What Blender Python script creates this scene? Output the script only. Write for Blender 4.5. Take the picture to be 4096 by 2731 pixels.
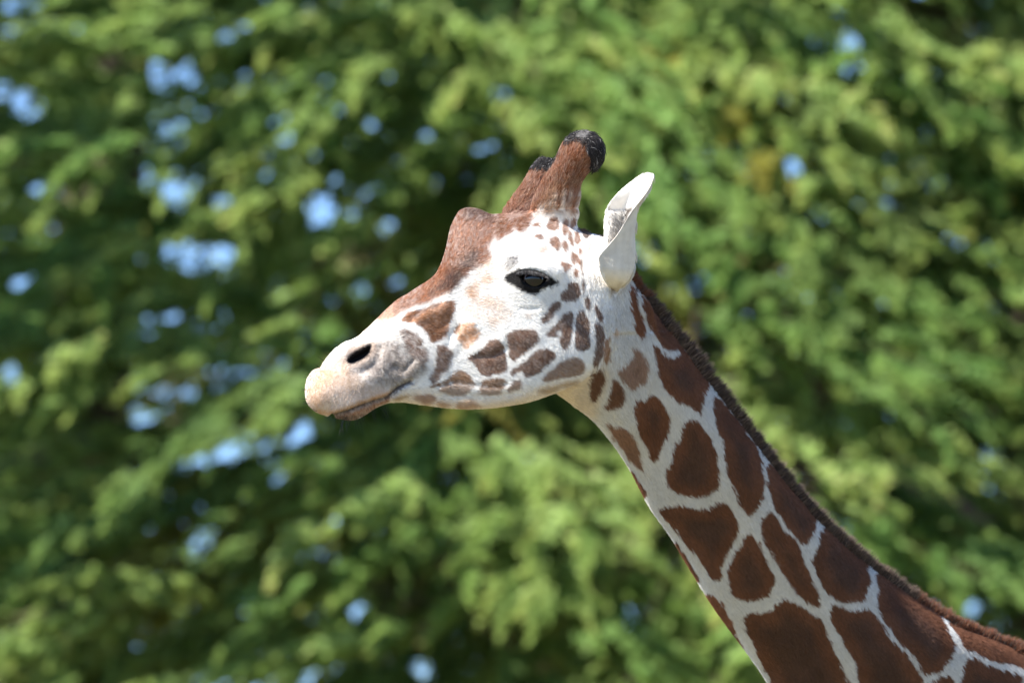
import bpy, math
import numpy as np
from mathutils import Matrix, Vector

rng = np.random.default_rng(7)
scene = bpy.context.scene
for o in list(bpy.data.objects):
    bpy.data.objects.remove(o, do_unlink=True)
COL = scene.collection

# ------------------------------------------------------------------ camera, sky, sun, exposure
PITCH = math.radians(7.0)
CAM_H = 1.70
DIST = 19.6                       # metres from the lens to the giraffe's head
CAM = np.array([0.0, -DIST * math.cos(PITCH), CAM_H])
cam = bpy.data.cameras.new("camera")
cam.lens = 300.0
cam.sensor_width = 36.0
cam.clip_start = 0.5
cam.clip_end = 6000.0
cam.dof.use_dof = True
cam.dof.focus_distance = DIST - 0.07
cam.dof.aperture_fstop = 4.4
cam_o = bpy.data.objects.new("camera", cam)
COL.objects.link(cam_o)
cam_o.location = CAM
cam_o.rotation_euler = (math.pi / 2 + PITCH, 0, 0)
scene.camera = cam_o

SUN_EL = math.radians(50.0)
SUN_AZ = math.radians(-117.0)      # 0 = +Y (away from the camera), negative = to the left; beyond -90 = camera side
SUN_VEC = np.array([math.sin(SUN_AZ) * math.cos(SUN_EL), math.cos(SUN_AZ) * math.cos(SUN_EL), math.sin(SUN_EL)])
world = bpy.data.worlds.new("World")
scene.world = world
world.use_nodes = True
wn = world.node_tree.nodes
sky = wn.new('ShaderNodeTexSky')
sky.sky_type = 'NISHITA'
sky.sun_disc = False
sky.sun_elevation = SUN_EL
sky.sun_rotation = SUN_AZ
sky.altitude = 1500.0
sky.air_density = 0.8
sky.dust_density = 0.0
sky.ozone_density = 6.0
wn['Background'].inputs[1].default_value = 0.105
world.node_tree.links.new(sky.outputs[0], wn['Background'].inputs[0])

sun = bpy.data.lights.new("sun", 'SUN')
sun.energy = 5.0
sun.angle = math.radians(0.53)
sun.color = (1.0, 0.955, 0.88)
sun_o = bpy.data.objects.new("sun", sun)
COL.objects.link(sun_o)
sun_o.location = (-20, 0, 30)
sun_o.rotation_euler = Vector(SUN_VEC).to_track_quat('Z', 'Y').to_euler()

scene.view_settings.view_transform = 'Standard'
scene.view_settings.look = 'None'
scene.view_settings.exposure = 1.46
scene.view_settings.gamma = 1.0
scene.view_settings.use_curve_mapping = False
scene.cycles.use_denoising = True
scene.cycles.max_bounces = 6
scene.cycles.diffuse_bounces = 4
scene.cycles.glossy_bounces = 2
scene.cycles.transmission_bounces = 4
scene.cycles.transparent_max_bounces = 8

# ------------------------------------------------------------------ frames of reference
# The head and neck are drawn on a side elevation: 1 unit = 1 mm, u to the right, v down, d = depth away.
CT, ST = math.cos(PITCH), math.sin(PITCH)


def to_world(u, v, d):
    """side elevation (mm) -> world metres"""
    x = (np.asarray(u, float) - 1176.0) / 1000.0
    y = np.asarray(d, float) / 1000.0
    z = -(np.asarray(v, float) - 784.0) / 1000.0
    return np.stack([x, y * CT - z * ST, y * ST + z * CT + CAM_H + DIST * ST], -1)


K = 2352.0 / 4096.0
SHEETS = {'A': (1200, 1100, 2.4125), 'B': (1700, 500, 2.24), 'C': (1700, 1000, 2.24),
          'D': (2300, 1000, 1.742), 'E': (2500, 1800, 1.684), 'F': (3200, 1900, 1.887), 'G': (1970, 980, 6.534)}


def P(s, *pts):
    """points measured on one of the drawing sheets -> elevation mm"""
    ox, oy, k = SHEETS[s]
    a = np.array(pts, float).reshape(-1, 2)
    return np.stack([(ox + a[:, 0] / k) * K, (oy + a[:, 1] / k) * K], -1)


def resample(pts, n):
    pts = np.asarray(pts, float)
    s = np.concatenate([[0], np.cumsum(np.linalg.norm(np.diff(pts, axis=0), axis=1))])
    t = np.linspace(0, s[-1], n)
    return np.stack([np.interp(t, s, pts[:, k]) for k in range(pts.shape[1])], -1)


def catmull(pts, sub=4, closed=False):
    pts = np.asarray(pts, float)
    n = len(pts)
    out = []
    rngi = range(n) if closed else range(n - 1)
    for i in rngi:
        if closed:
            p0, p1, p2, p3 = pts[(i - 1) % n], pts[i], pts[(i + 1) % n], pts[(i + 2) % n]
        else:
            p0, p1, p2, p3 = pts[max(i - 1, 0)], pts[i], pts[i + 1], pts[min(i + 2, n - 1)]
        for k in range(sub):
            t = k / sub
            out.append(0.5 * ((2 * p1) + (-p0 + p2) * t + (2 * p0 - 5 * p1 + 4 * p2 - p3) * t * t
                              + (-p0 + 3 * p1 - 3 * p2 + p3) * t ** 3))
    if not closed:
        out.append(pts[-1])
    return np.array(out)


def sstep(a, b, x):
    t = np.clip((x - a) / (b - a), 0, 1)
    return t * t * (3 - 2 * t)


LATTICE = {}


def vnoise(x, y, seed=0):
    """smooth 2-d value noise in -1..1"""
    if seed not in LATTICE:
        LATTICE[seed] = np.random.default_rng(seed).uniform(-1, 1, (256, 256))
    L = LATTICE[seed]
    xi = np.floor(x).astype(int); yi = np.floor(y).astype(int)
    fx = x - xi; fy = y - yi
    fx = fx * fx * (3 - 2 * fx); fy = fy * fy * (3 - 2 * fy)
    a = L[xi & 255, yi & 255]; b = L[(xi + 1) & 255, yi & 255]
    c = L[xi & 255, (yi + 1) & 255]; d = L[(xi + 1) & 255, (yi + 1) & 255]
    return (a * (1 - fx) + b * fx) * (1 - fy) + (c * (1 - fx) + d * fx) * fy


# ------------------------------------------------------------------ materials
def node_mat(name):
    m = bpy.data.materials.new(name)
    m.use_nodes = True
    nt = m.node_tree
    return m, nt, nt.nodes['Principled BSDF']


def mat_attr(name, attr, rough=0.8, spec=0.2, noise=None, translucent=0.0):
    m, nt, b = node_mat(name)
    a = nt.nodes.new('ShaderNodeAttribute'); a.attribute_name = attr
    b.inputs['Roughness'].default_value = rough
    b.inputs['Specular IOR Level'].default_value = spec
    col = a.outputs['Color']
    if noise:
        tex = nt.nodes.new('ShaderNodeTexNoise'); tex.inputs['Scale'].default_value = noise[0]
        tex.inputs['Detail'].default_value = 4
        tc = nt.nodes.new('ShaderNodeTexCoord')
        nt.links.new(tc.outputs['Object'], tex.inputs['Vector'])
        bump = nt.nodes.new('ShaderNodeBump'); bump.inputs['Strength'].default_value = noise[1]
        bump.inputs['Distance'].default_value = noise[2]
        nt.links.new(tex.outputs['Fac'], bump.inputs['Height'])
        nt.links.new(bump.outputs['Normal'], b.inputs['Normal'])
    nt.links.new(col, b.inputs['Base Color'])
    if translucent:
        tr = nt.nodes.new('ShaderNodeBsdfTranslucent')
        mix = nt.nodes.new('ShaderNodeMixShader'); mix.inputs[0].default_value = translucent
        nt.links.new(col, tr.inputs['Color'])
        nt.links.new(b.outputs[0], mix.inputs[1]); nt.links.new(tr.outputs[0], mix.inputs[2])
        nt.links.new(mix.outputs[0], nt.nodes['Material Output'].inputs['Surface'])
    return m


def mat_plain(name, color, rough=0.8, spec=0.3, noise_scale=20.0, vary=0.35, bump=0.2, coat=0.0):
    m, nt, b = node_mat(name)
    tc = nt.nodes.new('ShaderNodeTexCoord')
    tex = nt.nodes.new('ShaderNodeTexNoise'); tex.inputs['Scale'].default_value = noise_scale
    tex.inputs['Detail'].default_value = 6
    nt.links.new(tc.outputs['Object'], tex.inputs['Vector'])
    ramp = nt.nodes.new('ShaderNodeMix'); ramp.data_type = 'RGBA'
    c = np.array(color)
    ramp.inputs[6].default_value = (*(c * (1 - vary)), 1)
    ramp.inputs[7].default_value = (*np.clip(c * (1 + vary), 0, 1), 1)
    nt.links.new(tex.outputs['Fac'], ramp.inputs[0])
    nt.links.new(ramp.outputs[2], b.inputs['Base Color'])
    if bump:
        bn = nt.nodes.new('ShaderNodeBump'); bn.inputs['Strength'].default_value = bump
        nt.links.new(tex.outputs['Fac'], bn.inputs['Height']); nt.links.new(bn.outputs[0], b.inputs['Normal'])
    b.inputs['Roughness'].default_value = rough
    b.inputs['Specular IOR Level'].default_value = spec
    b.inputs['Coat Weight'].default_value = coat
    return m


def mesh_obj(name, verts, faces, mat, parent=None, smooth=True):
    me = bpy.data.meshes.new(name)
    if isinstance(faces, np.ndarray):
        nf, k = faces.shape
        me.vertices.add(len(verts)); me.vertices.foreach_set('co', np.asarray(verts, np.float32).ravel())
        me.loops.add(nf * k); me.loops.foreach_set('vertex_index', faces.astype(np.int32).ravel())
        me.polygons.add(nf)
        me.polygons.foreach_set('loop_start', np.arange(0, nf * k, k, dtype=np.int32))
        me.polygons.foreach_set('loop_total', np.full(nf, k, np.int32))
        me.update(calc_edges=True); me.validate()
    else:
        me.from_pydata([tuple(v) for v in verts], [], [tuple(f) for f in faces]); me.update()
    me.polygons.foreach_set('use_smooth', np.full(len(me.polygons), smooth))
    if mat:
        me.materials.append(mat)
    o = bpy.data.objects.new(name, me)
    COL.objects.link(o)
    if parent:
        o.parent = parent
    return o


def tag(o, label=None, cat=None, group=None, kind=None):
    if label: o['label'] = label
    if cat: o['category'] = cat
    if group: o['group'] = group
    if kind: o['kind'] = kind
    return o


def set_color(me, name, rgb, domain='POINT'):
    at = me.attributes.new(name, 'FLOAT_COLOR', domain)
    a = np.ones((len(rgb), 4), np.float32); a[:, :3] = rgb
    at.data.foreach_set('color', a.ravel())


# ------------------------------------------------------------------ ground
gm, gnt, gb = node_mat('dry_grass_ground')
gtc = gnt.nodes.new('ShaderNodeTexCoord')
gn1 = gnt.nodes.new('ShaderNodeTexNoise'); gn1.inputs['Scale'].default_value = 0.35; gn1.inputs['Detail'].default_value = 8
gr = gnt.nodes.new('ShaderNodeValToRGB')
gr.color_ramp.elements[0].position = 0.35; gr.color_ramp.elements[0].color = (0.19, 0.14, 0.085, 1)
gr.color_ramp.elements[1].position = 0.65; gr.color_ramp.elements[1].color = (0.12, 0.13, 0.05, 1)
gnt.links.new(gtc.outputs['Object'], gn1.inputs['Vector']); gnt.links.new(gn1.outputs['Fac'], gr.inputs[0])
gnt.links.new(gr.outputs[0], gb.inputs['Base Color']); gb.inputs['Roughness'].default_value = 0.95
N = 60
gx = np.sinh(np.linspace(-5.2, 5.2, N)) / np.sinh(5.2) * 3000
GX, GY = np.meshgrid(gx, gx, indexing='ij')
GZ = 0.06 * vnoise(GX * 0.2 + 31, GY * 0.2 + 7, 3) * (np.hypot(GX, GY) < 80)
gv = np.stack([GX, GY, GZ - 0.05], -1).reshape(-1, 3)
gi = np.arange(N * N).reshape(N, N)
gf = np.stack([gi[:-1, :-1], gi[1:, :-1], gi[1:, 1:], gi[:-1, 1:]], -1).reshape(-1, 4)
ground = mesh_obj('ground', gv, gf, gm)
tag(ground, 'dry grassy earth under the giraffe and the cypress trees', kind='structure')

# ------------------------------------------------------------------ giraffe: shape of head, neck, horns, ears
YAW, ROLL = 0.10, 0.24


def mid_d(u, v):
    """depth of the head's middle plane: muzzle turned a little to the viewer, crown leaning away"""
    return (u - 1300) * YAW + (700 - v) * ROLL


top_line = np.concatenate([
    P('A', (78, 1130), (82, 1070), (100, 1000), (130, 955), (170, 922), (215, 900), (255, 845), (300, 780), (350, 720), (400, 675), (450, 645),
      (500, 635), (560, 605), (610, 560), (680, 500), (730, 447), (790, 387), (850, 328), (900, 283), (960, 236),
      (1040, 193), (1130, 132), (1220, 78), (1310, 5)),
    P('B', (120, 1310), (148, 1255), (172, 1190), (196, 1110), (212, 1040), (222, 980), (237, 920), (262, 860), (292, 802),
      (322, 767), (370, 749), (430, 749), (490, 764), (540, 789), (600, 808), (680, 800), (800, 790), (1000, 790), (1200, 830),
      (1365, 930), (1400, 945), (1480, 975), (1580, 1000), (1640, 1030))])
bot_line = np.concatenate([
    P('A', (78, 1130), (85, 1190), (105, 1235), (150, 1285), (200, 1315), (260, 1330), (320, 1340), (350, 1362), (400, 1383), (450, 1393),
      (510, 1396), (570, 1381), (640, 1343), (720, 1290), (790, 1247), (850, 1222), (920, 1215), (1000, 1215), (1080, 1225), (1180, 1240)),
    P('C', (0, 1378), (100, 1393), (250, 1410), (380, 1416), (500, 1410), (640, 1398), (760, 1378), (900, 1350), (1000, 1318), (1080, 1285),
      (1200, 1240), (1350, 1170), (1450, 1105), (1530, 1035), (1580, 960), (1605, 880), (1640, 800))])

U0, U1 = top_line[0, 0], 1402.0
us = np.concatenate([U0 + 60 * (np.linspace(0.02, 1, 22) ** 2), np.linspace(U0 + 64, U1, 170)])
vt = np.interp(us, top_line[:, 0], top_line[:, 1])
vb = np.interp(us, bot_line[:, 0], bot_line[:, 1])
wmax = np.interp(us, [708, 712, 722, 740, 770, 800, 850, 900, 950, 1000, 1050, 1100, 1150, 1200, 1240, 1280, 1320, 1360, 1402],
                 [0, 22, 38, 52, 62, 65, 62, 60, 61, 65, 70, 77, 88, 98, 102, 100, 94, 86, 76])
T = np.array([0, .12, .25, .4, .55, .7, .85, 1.0])
shape_muz = np.array([.80, .92, 1.0, 1.02, .98, .92, .82, .72])
shape_mid = np.array([.66, .70, .78, .88, .97, 1.0, .86, .62])
shape_eye = np.array([.62, .66, .74, .82, .90, 1.0, .90, .72])
NS = 40
rings = []
for i, u in enumerate(us):
    if u < 860: sh = shape_muz
    elif u < 1000:
        f = (u - 860) / 140; sh = shape_muz * (1 - f) + shape_mid * f
    elif u < 1160:
        f = (u - 1000) / 160; sh = shape_mid * (1 - f) + shape_eye * f
    else: sh = shape_eye
    a = np.linspace(0, math.pi, NS)
    t = (1 - np.cos(a)) / 2
    w = wmax[i] * np.interp(t, T, sh) * np.sin(a) ** 0.72
    v = vb[i] + (vt[i] - vb[i]) * t
    d0 = mid_d(u, v)
    near = np.stack([np.full(NS, u), v, d0 - w], -1)
    far = np.stack([np.full(NS, u), v, d0 + w], -1)[::-1][1:-1]
    rings.append(np.concatenate([near, far]))


def loft(rings):
    n = len(rings[0]); V = np.concatenate(rings)
    F = []
    for i in range(len(rings) - 1):
        for j in range(n):
            k = (j + 1) % n
            F.append((i * n + j, i * n + k, (i + 1) * n + k, (i + 1) * n + j))
    V = list(V)
    c0 = len(V); V.append(np.mean(rings[0], axis=0)); V.append(np.mean(rings[-1], axis=0))
    b = (len(rings) - 1) * n
    for j in range(n):
        k = (j + 1) % n
        F.append((c0, k, j)); F.append((c0 + 1, b + j, b + k))
    return np.array(V), F


def ribbon_loft(pairs, depth, ratio, n=36, sub=6):
    """elliptical tube through left/right edge pairs drawn in elevation; depth = centre depth, ratio = depth/width"""
    A = np.array([np.concatenate([p, q, [dd], [rr]]) for (p, q), dd, rr in zip(pairs, depth, ratio)])
    A = catmull(A, sub)
    R = []
    for row in A:
        p, q, dd, rr = row[0:2], row[2:4], row[4], row[5]
        c = (p + q) / 2; h = (q - p) / 2; L = np.linalg.norm(h)
        ph = np.linspace(0, 2 * math.pi, n, endpoint=False)
        uv = c[None] + h[None] * np.cos(ph)[:, None]
        R.append(np.concatenate([uv, (dd + rr * L * np.sin(ph))[:, None]], 1))
    return loft(R)


def pr(s1, a, s2, b):
    return (P(s1, a)[0], P(s2, b)[0])


def srcp(x, y):
    return np.array([x * K, y * K])


neck_pairs = [
    (srcp(2150, 1440), srcp(2395, 985)),
    (srcp(2200, 1545), srcp(2455, 1020)),
    (srcp(2262, 1598), srcp(2520, 1105)),
    (srcp(2330, 1644), srcp(2612, 1236)),
    (srcp(2388, 1693), srcp(2697, 1346)),
    (srcp(2466, 1787), srcp(2823, 1513)),
    (srcp(2530, 1884), srcp(2961, 1691)),
    (srcp(2607, 2030), srcp(3098, 1868)),
    (srcp(2696, 2157), srcp(3200, 1988)),
    (srcp(2779, 2294), srcp(3311, 2110)),
    (srcp(2886, 2465), srcp(3465, 2248)),
    (srcp(3023, 2650), srcp(3677, 2404)),
    (srcp(3095, 2755), srcp(3889, 2540)),
    (srcp(3200, 2950), srcp(4110, 2630)),
    (srcp(3330, 3250), srcp(4400, 2790)),
    (srcp(3450, 3600), srcp(4800, 3000)),
    (srcp(3600, 3900), srcp(5100, 3200)),
]
NECK_REC = 0.58
nd = []
c_prev = None; s = 0
for p, q in neck_pairs:
    c = (p + q) / 2
    if c_prev is not None: s += np.linalg.norm(c - c_prev)
    c_prev = c
    nd.append(14 + NECK_REC * s)
neck_ratio = [0.55, 0.56, 0.60, .64, .68, .72, .74, .74, .73, .72, .70, .69, .68, .66, .64, .62, .60]
neckV, neckF = ribbon_loft(neck_pairs, nd, neck_ratio, n=64)

hn = [pr('B', (900, 900), 'B', (1362, 940)), pr('B', (930, 800), 'B', (1372, 840)), pr('B', (965, 700), 'B', (1382, 750)), pr('B', (1015, 590), 'B', (1378, 640)),
      pr('B', (1062, 500), 'B', (1383, 550)), pr('B', (1112, 420), 'B', (1412, 475)), pr('B', (1168, 330), 'B', (1470, 400)),
      pr('B', (1210, 240), 'B', (1540, 330)), pr('B', (1248, 170), 'B', (1572, 250)), pr('B', (1300, 112), 'B', (1565, 170)),
      pr('B', (1360, 82), 'B', (1515, 108)), pr('B', (1400, 74), 'B', (1470, 84))]
hn_d = np.linspace(34, 44, len(hn))
hornV, hornF = ribbon_loft(hn, hn_d, [.34, .46, .60, .70, .78, .84, .88, .9, .9, .85, .8, .8], n=40)
hf = [pr('B', (640, 880), 'B', (1000, 900)), pr('B', (695, 772), 'B', (1010, 830)), pr('B', (745, 692), 'B', (1050, 740)), pr('B', (804, 617), 'B', (1085, 640)), pr('B', (864, 537), 'B', (1105, 570)),
      pr('B', (908, 464), 'B', (1135, 500)), pr('B', (948, 402), 'B', (1160, 430)), pr('B', (984, 350), 'B', (1178, 385)),
      pr('B', (1020, 305), 'B', (1172, 330)), pr('B', (1062, 288), 'B', (1130, 298))]
hf_d = np.linspace(105, 190, len(hf))
horn2V, horn2F = ribbon_loft(hf, hf_d, [.5, .62, .7, .78, .84, .88, .9, .9, .85, .8], n=40)

# near ear: C-shaped sections, far rim F, back B, near rim N
ear_rows = [  # far rim F, back B, near rim N on the sheet; depths of F, middle, B, N
    ((1690, 1478), (1712, 1483), (1680, 1476), 40, 44, 42, 36),
    ((1655, 1445), (1765, 1438), (1640, 1435), 26, 38, 22, 0),
    ((1620, 1390), (1815, 1390), (1602, 1380), 22, 42, 12, -28),
    ((1605, 1310), (1852, 1320), (1568, 1305), 24, 50, 10, -44),
    ((1600, 1220), (1868, 1240), (1552, 1225), 30, 58, 12, -48),
    ((1600, 1140), (1874, 1165), (1562, 1165), 34, 62, 12, -48),
    ((1600, 1070), (1872, 1085), (1625, 1095), 38, 64, 12, -46),
    ((1603, 990), (1870, 1000), (1705, 1005), 40, 66, 12, -43),
    ((1608, 900), (1878, 905), (1765, 912), 42, 66, 10, -40),
    ((1617, 805), (1886, 805), (1828, 808), 42, 62, 6, -36),
    ((1642, 720), (1902, 725), (1885, 728), 42, 50, 0, -32),
    ((1702, 637), (1958, 645), (1948, 648), 38, 34, -8, -26),
    ((1785, 557), (2008, 565), (2004, 568), 30, 20, -12, -22),
    ((1870, 492), (2034, 500), (2032, 502), 20, 8, -13, -18),
    ((1925, 456), (2041, 470), (2040, 472), 8, 0, -12, -15),
    ((1975, 434), (2036, 446), (2035, 448), -3, -6, -12, -13),
    ((1990, 429), (2026, 437), (2025, 438), -6, -8, -11, -12),
]
EAR_D = -52.0
ear_sec = []
for F_, B_, N_, dF, dM, dB, dN in ear_rows:
    f, b, n_ = P('B', F_)[0], P('B', B_)[0], P('B', N_)[0]
    m1 = f + (b - f) * 0.55
    m2 = n_ + (b - n_) * 0.72
    pts = np.array([[*f, dF], [*(f + (b - f) * .22), dF * .5 + dM * .5 + 2], [*m1, dM], [*(f + (b - f) * .88), (dM + dB) * .55], [*b, dB], [*m2, (dB + dN) * .5 - 6], [*n_, dN]])
    ear_sec.append(resample(catmull(pts, 8), 64))
ear_sec = np.array(ear_sec)
# smooth along its length
ear_sec = np.stack([catmull(ear_sec[:, j], 7) for j in range(64)], 1)
ear_sec[:, :, 2] += EAR_D + 0.12 * (1350 - ear_sec[:, :, 0])


def shell(sec, th):
    """give a sheet of sections a thickness, closed"""
    du = np.gradient(sec, axis=0); dv = np.gradient(sec, axis=1)
    nrm = np.cross(du, dv); nrm /= np.linalg.norm(nrm, axis=2, keepdims=True) + 1e-9
    # taper to the rims
    n, m = sec.shape[:2]
    tv = np.minimum(np.arange(m), m - 1 - np.arange(m)) / (m * 0.2)
    tt = th * (0.25 + 0.75 * np.clip(tv, 0, 1))[None, :, None]
    tt = tt * np.clip((n - 1 - np.arange(n)) / (n * .10), .12, 1)[:, None, None]
    nrm[-10:] = nrm[-11]
    A = sec + nrm * tt * .5; B = sec - nrm * tt * .5
    rings = [np.concatenate([A[i], B[i][::-1]]) for i in range(n)]
    return loft(rings)


earV, earF = shell(ear_sec, 5.5)
# far ear, turned down and back behind the neck
piv = P('B', (1650, 1300))[0]
e2 = ear_sec[:, :, :].copy()
ang = math.radians(118)
ru, rv = e2[:, :, 0] - piv[0], e2[:, :, 1] - piv[1]
e2[:, :, 0] = piv[0] - 30 + (ru * math.cos(ang) - rv * math.sin(ang)) * .9
e2[:, :, 1] = piv[1] + 10 + (ru * math.sin(ang) + rv * math.cos(ang)) * .9
e2[:, :, 2] = 75 - (e2[:, :, 2] - EAR_D) * .6
ear2V, ear2F = shell(e2, 6.5)


def to_m(V):      # elevation mm -> local metres (u, d, -v)
    return np.stack([V[:, 0], V[:, 2], -V[:, 1]], -1) / 1000.0


def from_m(V):
    return np.stack([V[:, 0], -V[:, 2], V[:, 1]], -1) * 1000.0


def join_parts(parts):
    Vs, Fs, off = [], [], 0
    for V, F in parts:
        Vs.append(V); Fs += [tuple(i + off for i in f) for f in F]; off += len(V)
    return np.concatenate(Vs), Fs


def fix_normals(me):
    import bmesh
    bm = bmesh.new(); bm.from_mesh(me); bmesh.ops.recalc_face_normals(bm, faces=bm.faces); bm.to_mesh(me); bm.free()


def remesh(parts, voxel, smooth_it, fac=0.5):
    Va, Fa = join_parts(parts)
    o = mesh_obj('tmp', Va, Fa, None)
    fix_normals(o.data)
    r = o.modifiers.new('r', 'REMESH'); r.mode = 'VOXEL'; r.voxel_size = voxel; r.use_smooth_shade = True
    if smooth_it:
        s_ = o.modifiers.new('s', 'SMOOTH'); s_.iterations = smooth_it; s_.factor = fac
    dg = bpy.context.evaluated_depsgraph_get()
    me = bpy.data.meshes.new_from_object(o.evaluated_get(dg))
    bpy.data.objects.remove(o, do_unlink=True)
    return me


headV, headF = loft(rings)
body_me = remesh([(to_m(headV), headF), (to_m(neckV), neckF), (to_m(hornV), hornF), (to_m(horn2V), horn2F)], 0.0043, 3, 0.5)
import bmesh
_bm = bmesh.new(); _bm.from_mesh(body_me)
for _V, _F in ((earV, earF), (ear2V, ear2F)):
    _o = mesh_obj('tmp', to_m(_V), _F, None); fix_normals(_o.data); _bm.from_mesh(_o.data); bpy.data.objects.remove(_o, do_unlink=True)
_bm.to_mesh(body_me); _bm.free(); body_me.update()
nv = len(body_me.vertices)


def get_co(me):
    a = np.empty(len(me.vertices) * 3, np.float32); me.vertices.foreach_get('co', a); return a.reshape(-1, 3).astype(float)


def get_no(me):
    a = np.empty(len(me.vertices) * 3, np.float32); me.vertex_normals.foreach_get('vector', a); return a.reshape(-1, 3).astype(float)


def inside(u, v, pts):
    c = np.zeros(u.shape, bool)
    n = len(pts)
    for i in range(n):
        x1, y1 = pts[i]; x2, y2 = pts[(i + 1) % n]
        if y1 == y2: continue
        m = ((y1 > v) != (y2 > v)) & (u < (x2 - x1) * (v - y1) / (y2 - y1) + x1)
        c ^= m
    return c


E = from_m(get_co(body_me))            # (u, v, d)
_ed = np.empty(len(body_me.edges) * 2, np.int32); body_me.edges.foreach_get('vertices', _ed); _ed = _ed.reshape(-1, 2)


def relax(mask, it, fac=.6):
    """even out the surface where lofts run into each other"""
    idx = np.where(mask)[0]
    pos = np.full(len(E), -1); pos[idx] = np.arange(len(idx))
    e2_ = _ed[mask[_ed].all(1)]
    a_, b_ = pos[e2_[:, 0]], pos[e2_[:, 1]]
    cnt = np.bincount(a_, minlength=len(idx)) + np.bincount(b_, minlength=len(idx))
    inner = cnt >= 4
    X = E[idx].copy()
    for _ in range(it):
        S = np.zeros_like(X)
        for k in range(3):
            S[:, k] = np.bincount(a_, X[b_, k], len(idx)) + np.bincount(b_, X[a_, k], len(idx))
        X[inner] += fac * (S[inner] / cnt[inner, None] - X[inner])
    E[idx] = X


_c = P('B', (1060, 820))[0]
relax((np.abs(E[:, 0] - _c[0]) < 98) & (np.abs(E[:, 1] - _c[1]) < 46), 110)
# where the back of the jaw runs into the neck
relax((np.abs(E[:, 0] - 1402) < 30) & (E[:, 1] > 585) & (E[:, 1] < 860) & (E[:, 2] < 20) & ~inside(E[:, 0], E[:, 1], P('B', (1500, 900), (1950, 900), (1950, 1540), (1500, 1540))), 50)
relax((np.abs(E[:, 0] - 1402) < 30) & (E[:, 1] > P('B', (0, 1500))[0, 1]) & (E[:, 1] < 860) & (E[:, 2] < 20), 60)


def line_dist(u, v, pts):
    best = np.full(u.shape, 1e9)
    for a, b in zip(pts[:-1], pts[1:]):
        ab = b - a; L = ab @ ab + 1e-9
        t = np.clip(((u - a[0]) * ab[0] + (v - a[1]) * ab[1]) / L, 0, 1)
        best = np.minimum(best, np.hypot(u - a[0] - t * ab[0], v - a[1] - t * ab[1]))
    return best


def sdist(u, v, pts):
    """signed distance, positive inside"""
    out_ = np.full(u.shape, -25.0)
    m = (u > pts[:, 0].min() - 25) & (u < pts[:, 0].max() + 25) & (v > pts[:, 1].min() - 25) & (v < pts[:, 1].max() + 25)
    if m.all():
        d = line_dist(u, v, np.vstack([pts, pts[:1]]))
        return np.where(inside(u, v, pts), d, -d)
    d = line_dist(u[m], v[m], np.vstack([pts, pts[:1]]))
    out_[m] = np.where(inside(u[m], v[m], pts), d, -d)
    return out_


NOSTRIL = catmull(P('A', (472, 800), (500, 765), (560, 725), (620, 695), (678, 668), (690, 700), (672, 755), (625, 800), (560, 835), (505, 850), (470, 835)), 3, True)
EYE_OPEN = catmull(P('G', (720, 840), (770, 760), (870, 715), (1000, 700), (1150, 715), (1290, 755), (1380, 820), (1405, 900), (1375, 980), (1290, 1060), (1180, 1110), (1060, 1120), (950, 1080), (850, 1020), (760, 930)), 3, True)
EYE_BLACK = catmull(P('G', (260, 880), (330, 790), (450, 720), (560, 660), (700, 625), (850, 640), (1000, 665), (1150, 680), (1300, 720), (1450, 780), (1600, 860), (1720, 940), (1690, 1000), (1560, 1080), (1400, 1130), (1290, 1190), (1180, 1270), (1040, 1310), (900, 1270), (780, 1220), (650, 1150), (500, 1070), (370, 980)), 3, True)
MOUTH = catmull(P('A', (318, 1342), (450, 1308), (560, 1268), (700, 1218), (830, 1176), (880, 1143), (950, 1080), (1070, 1022)), 4)
EYE_C = P('G', (1075, 905))[0]

headish = (E[:, 0] < 1450) & (E[:, 2] < mid_d(E[:, 0], E[:, 1]) + 20)


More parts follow.
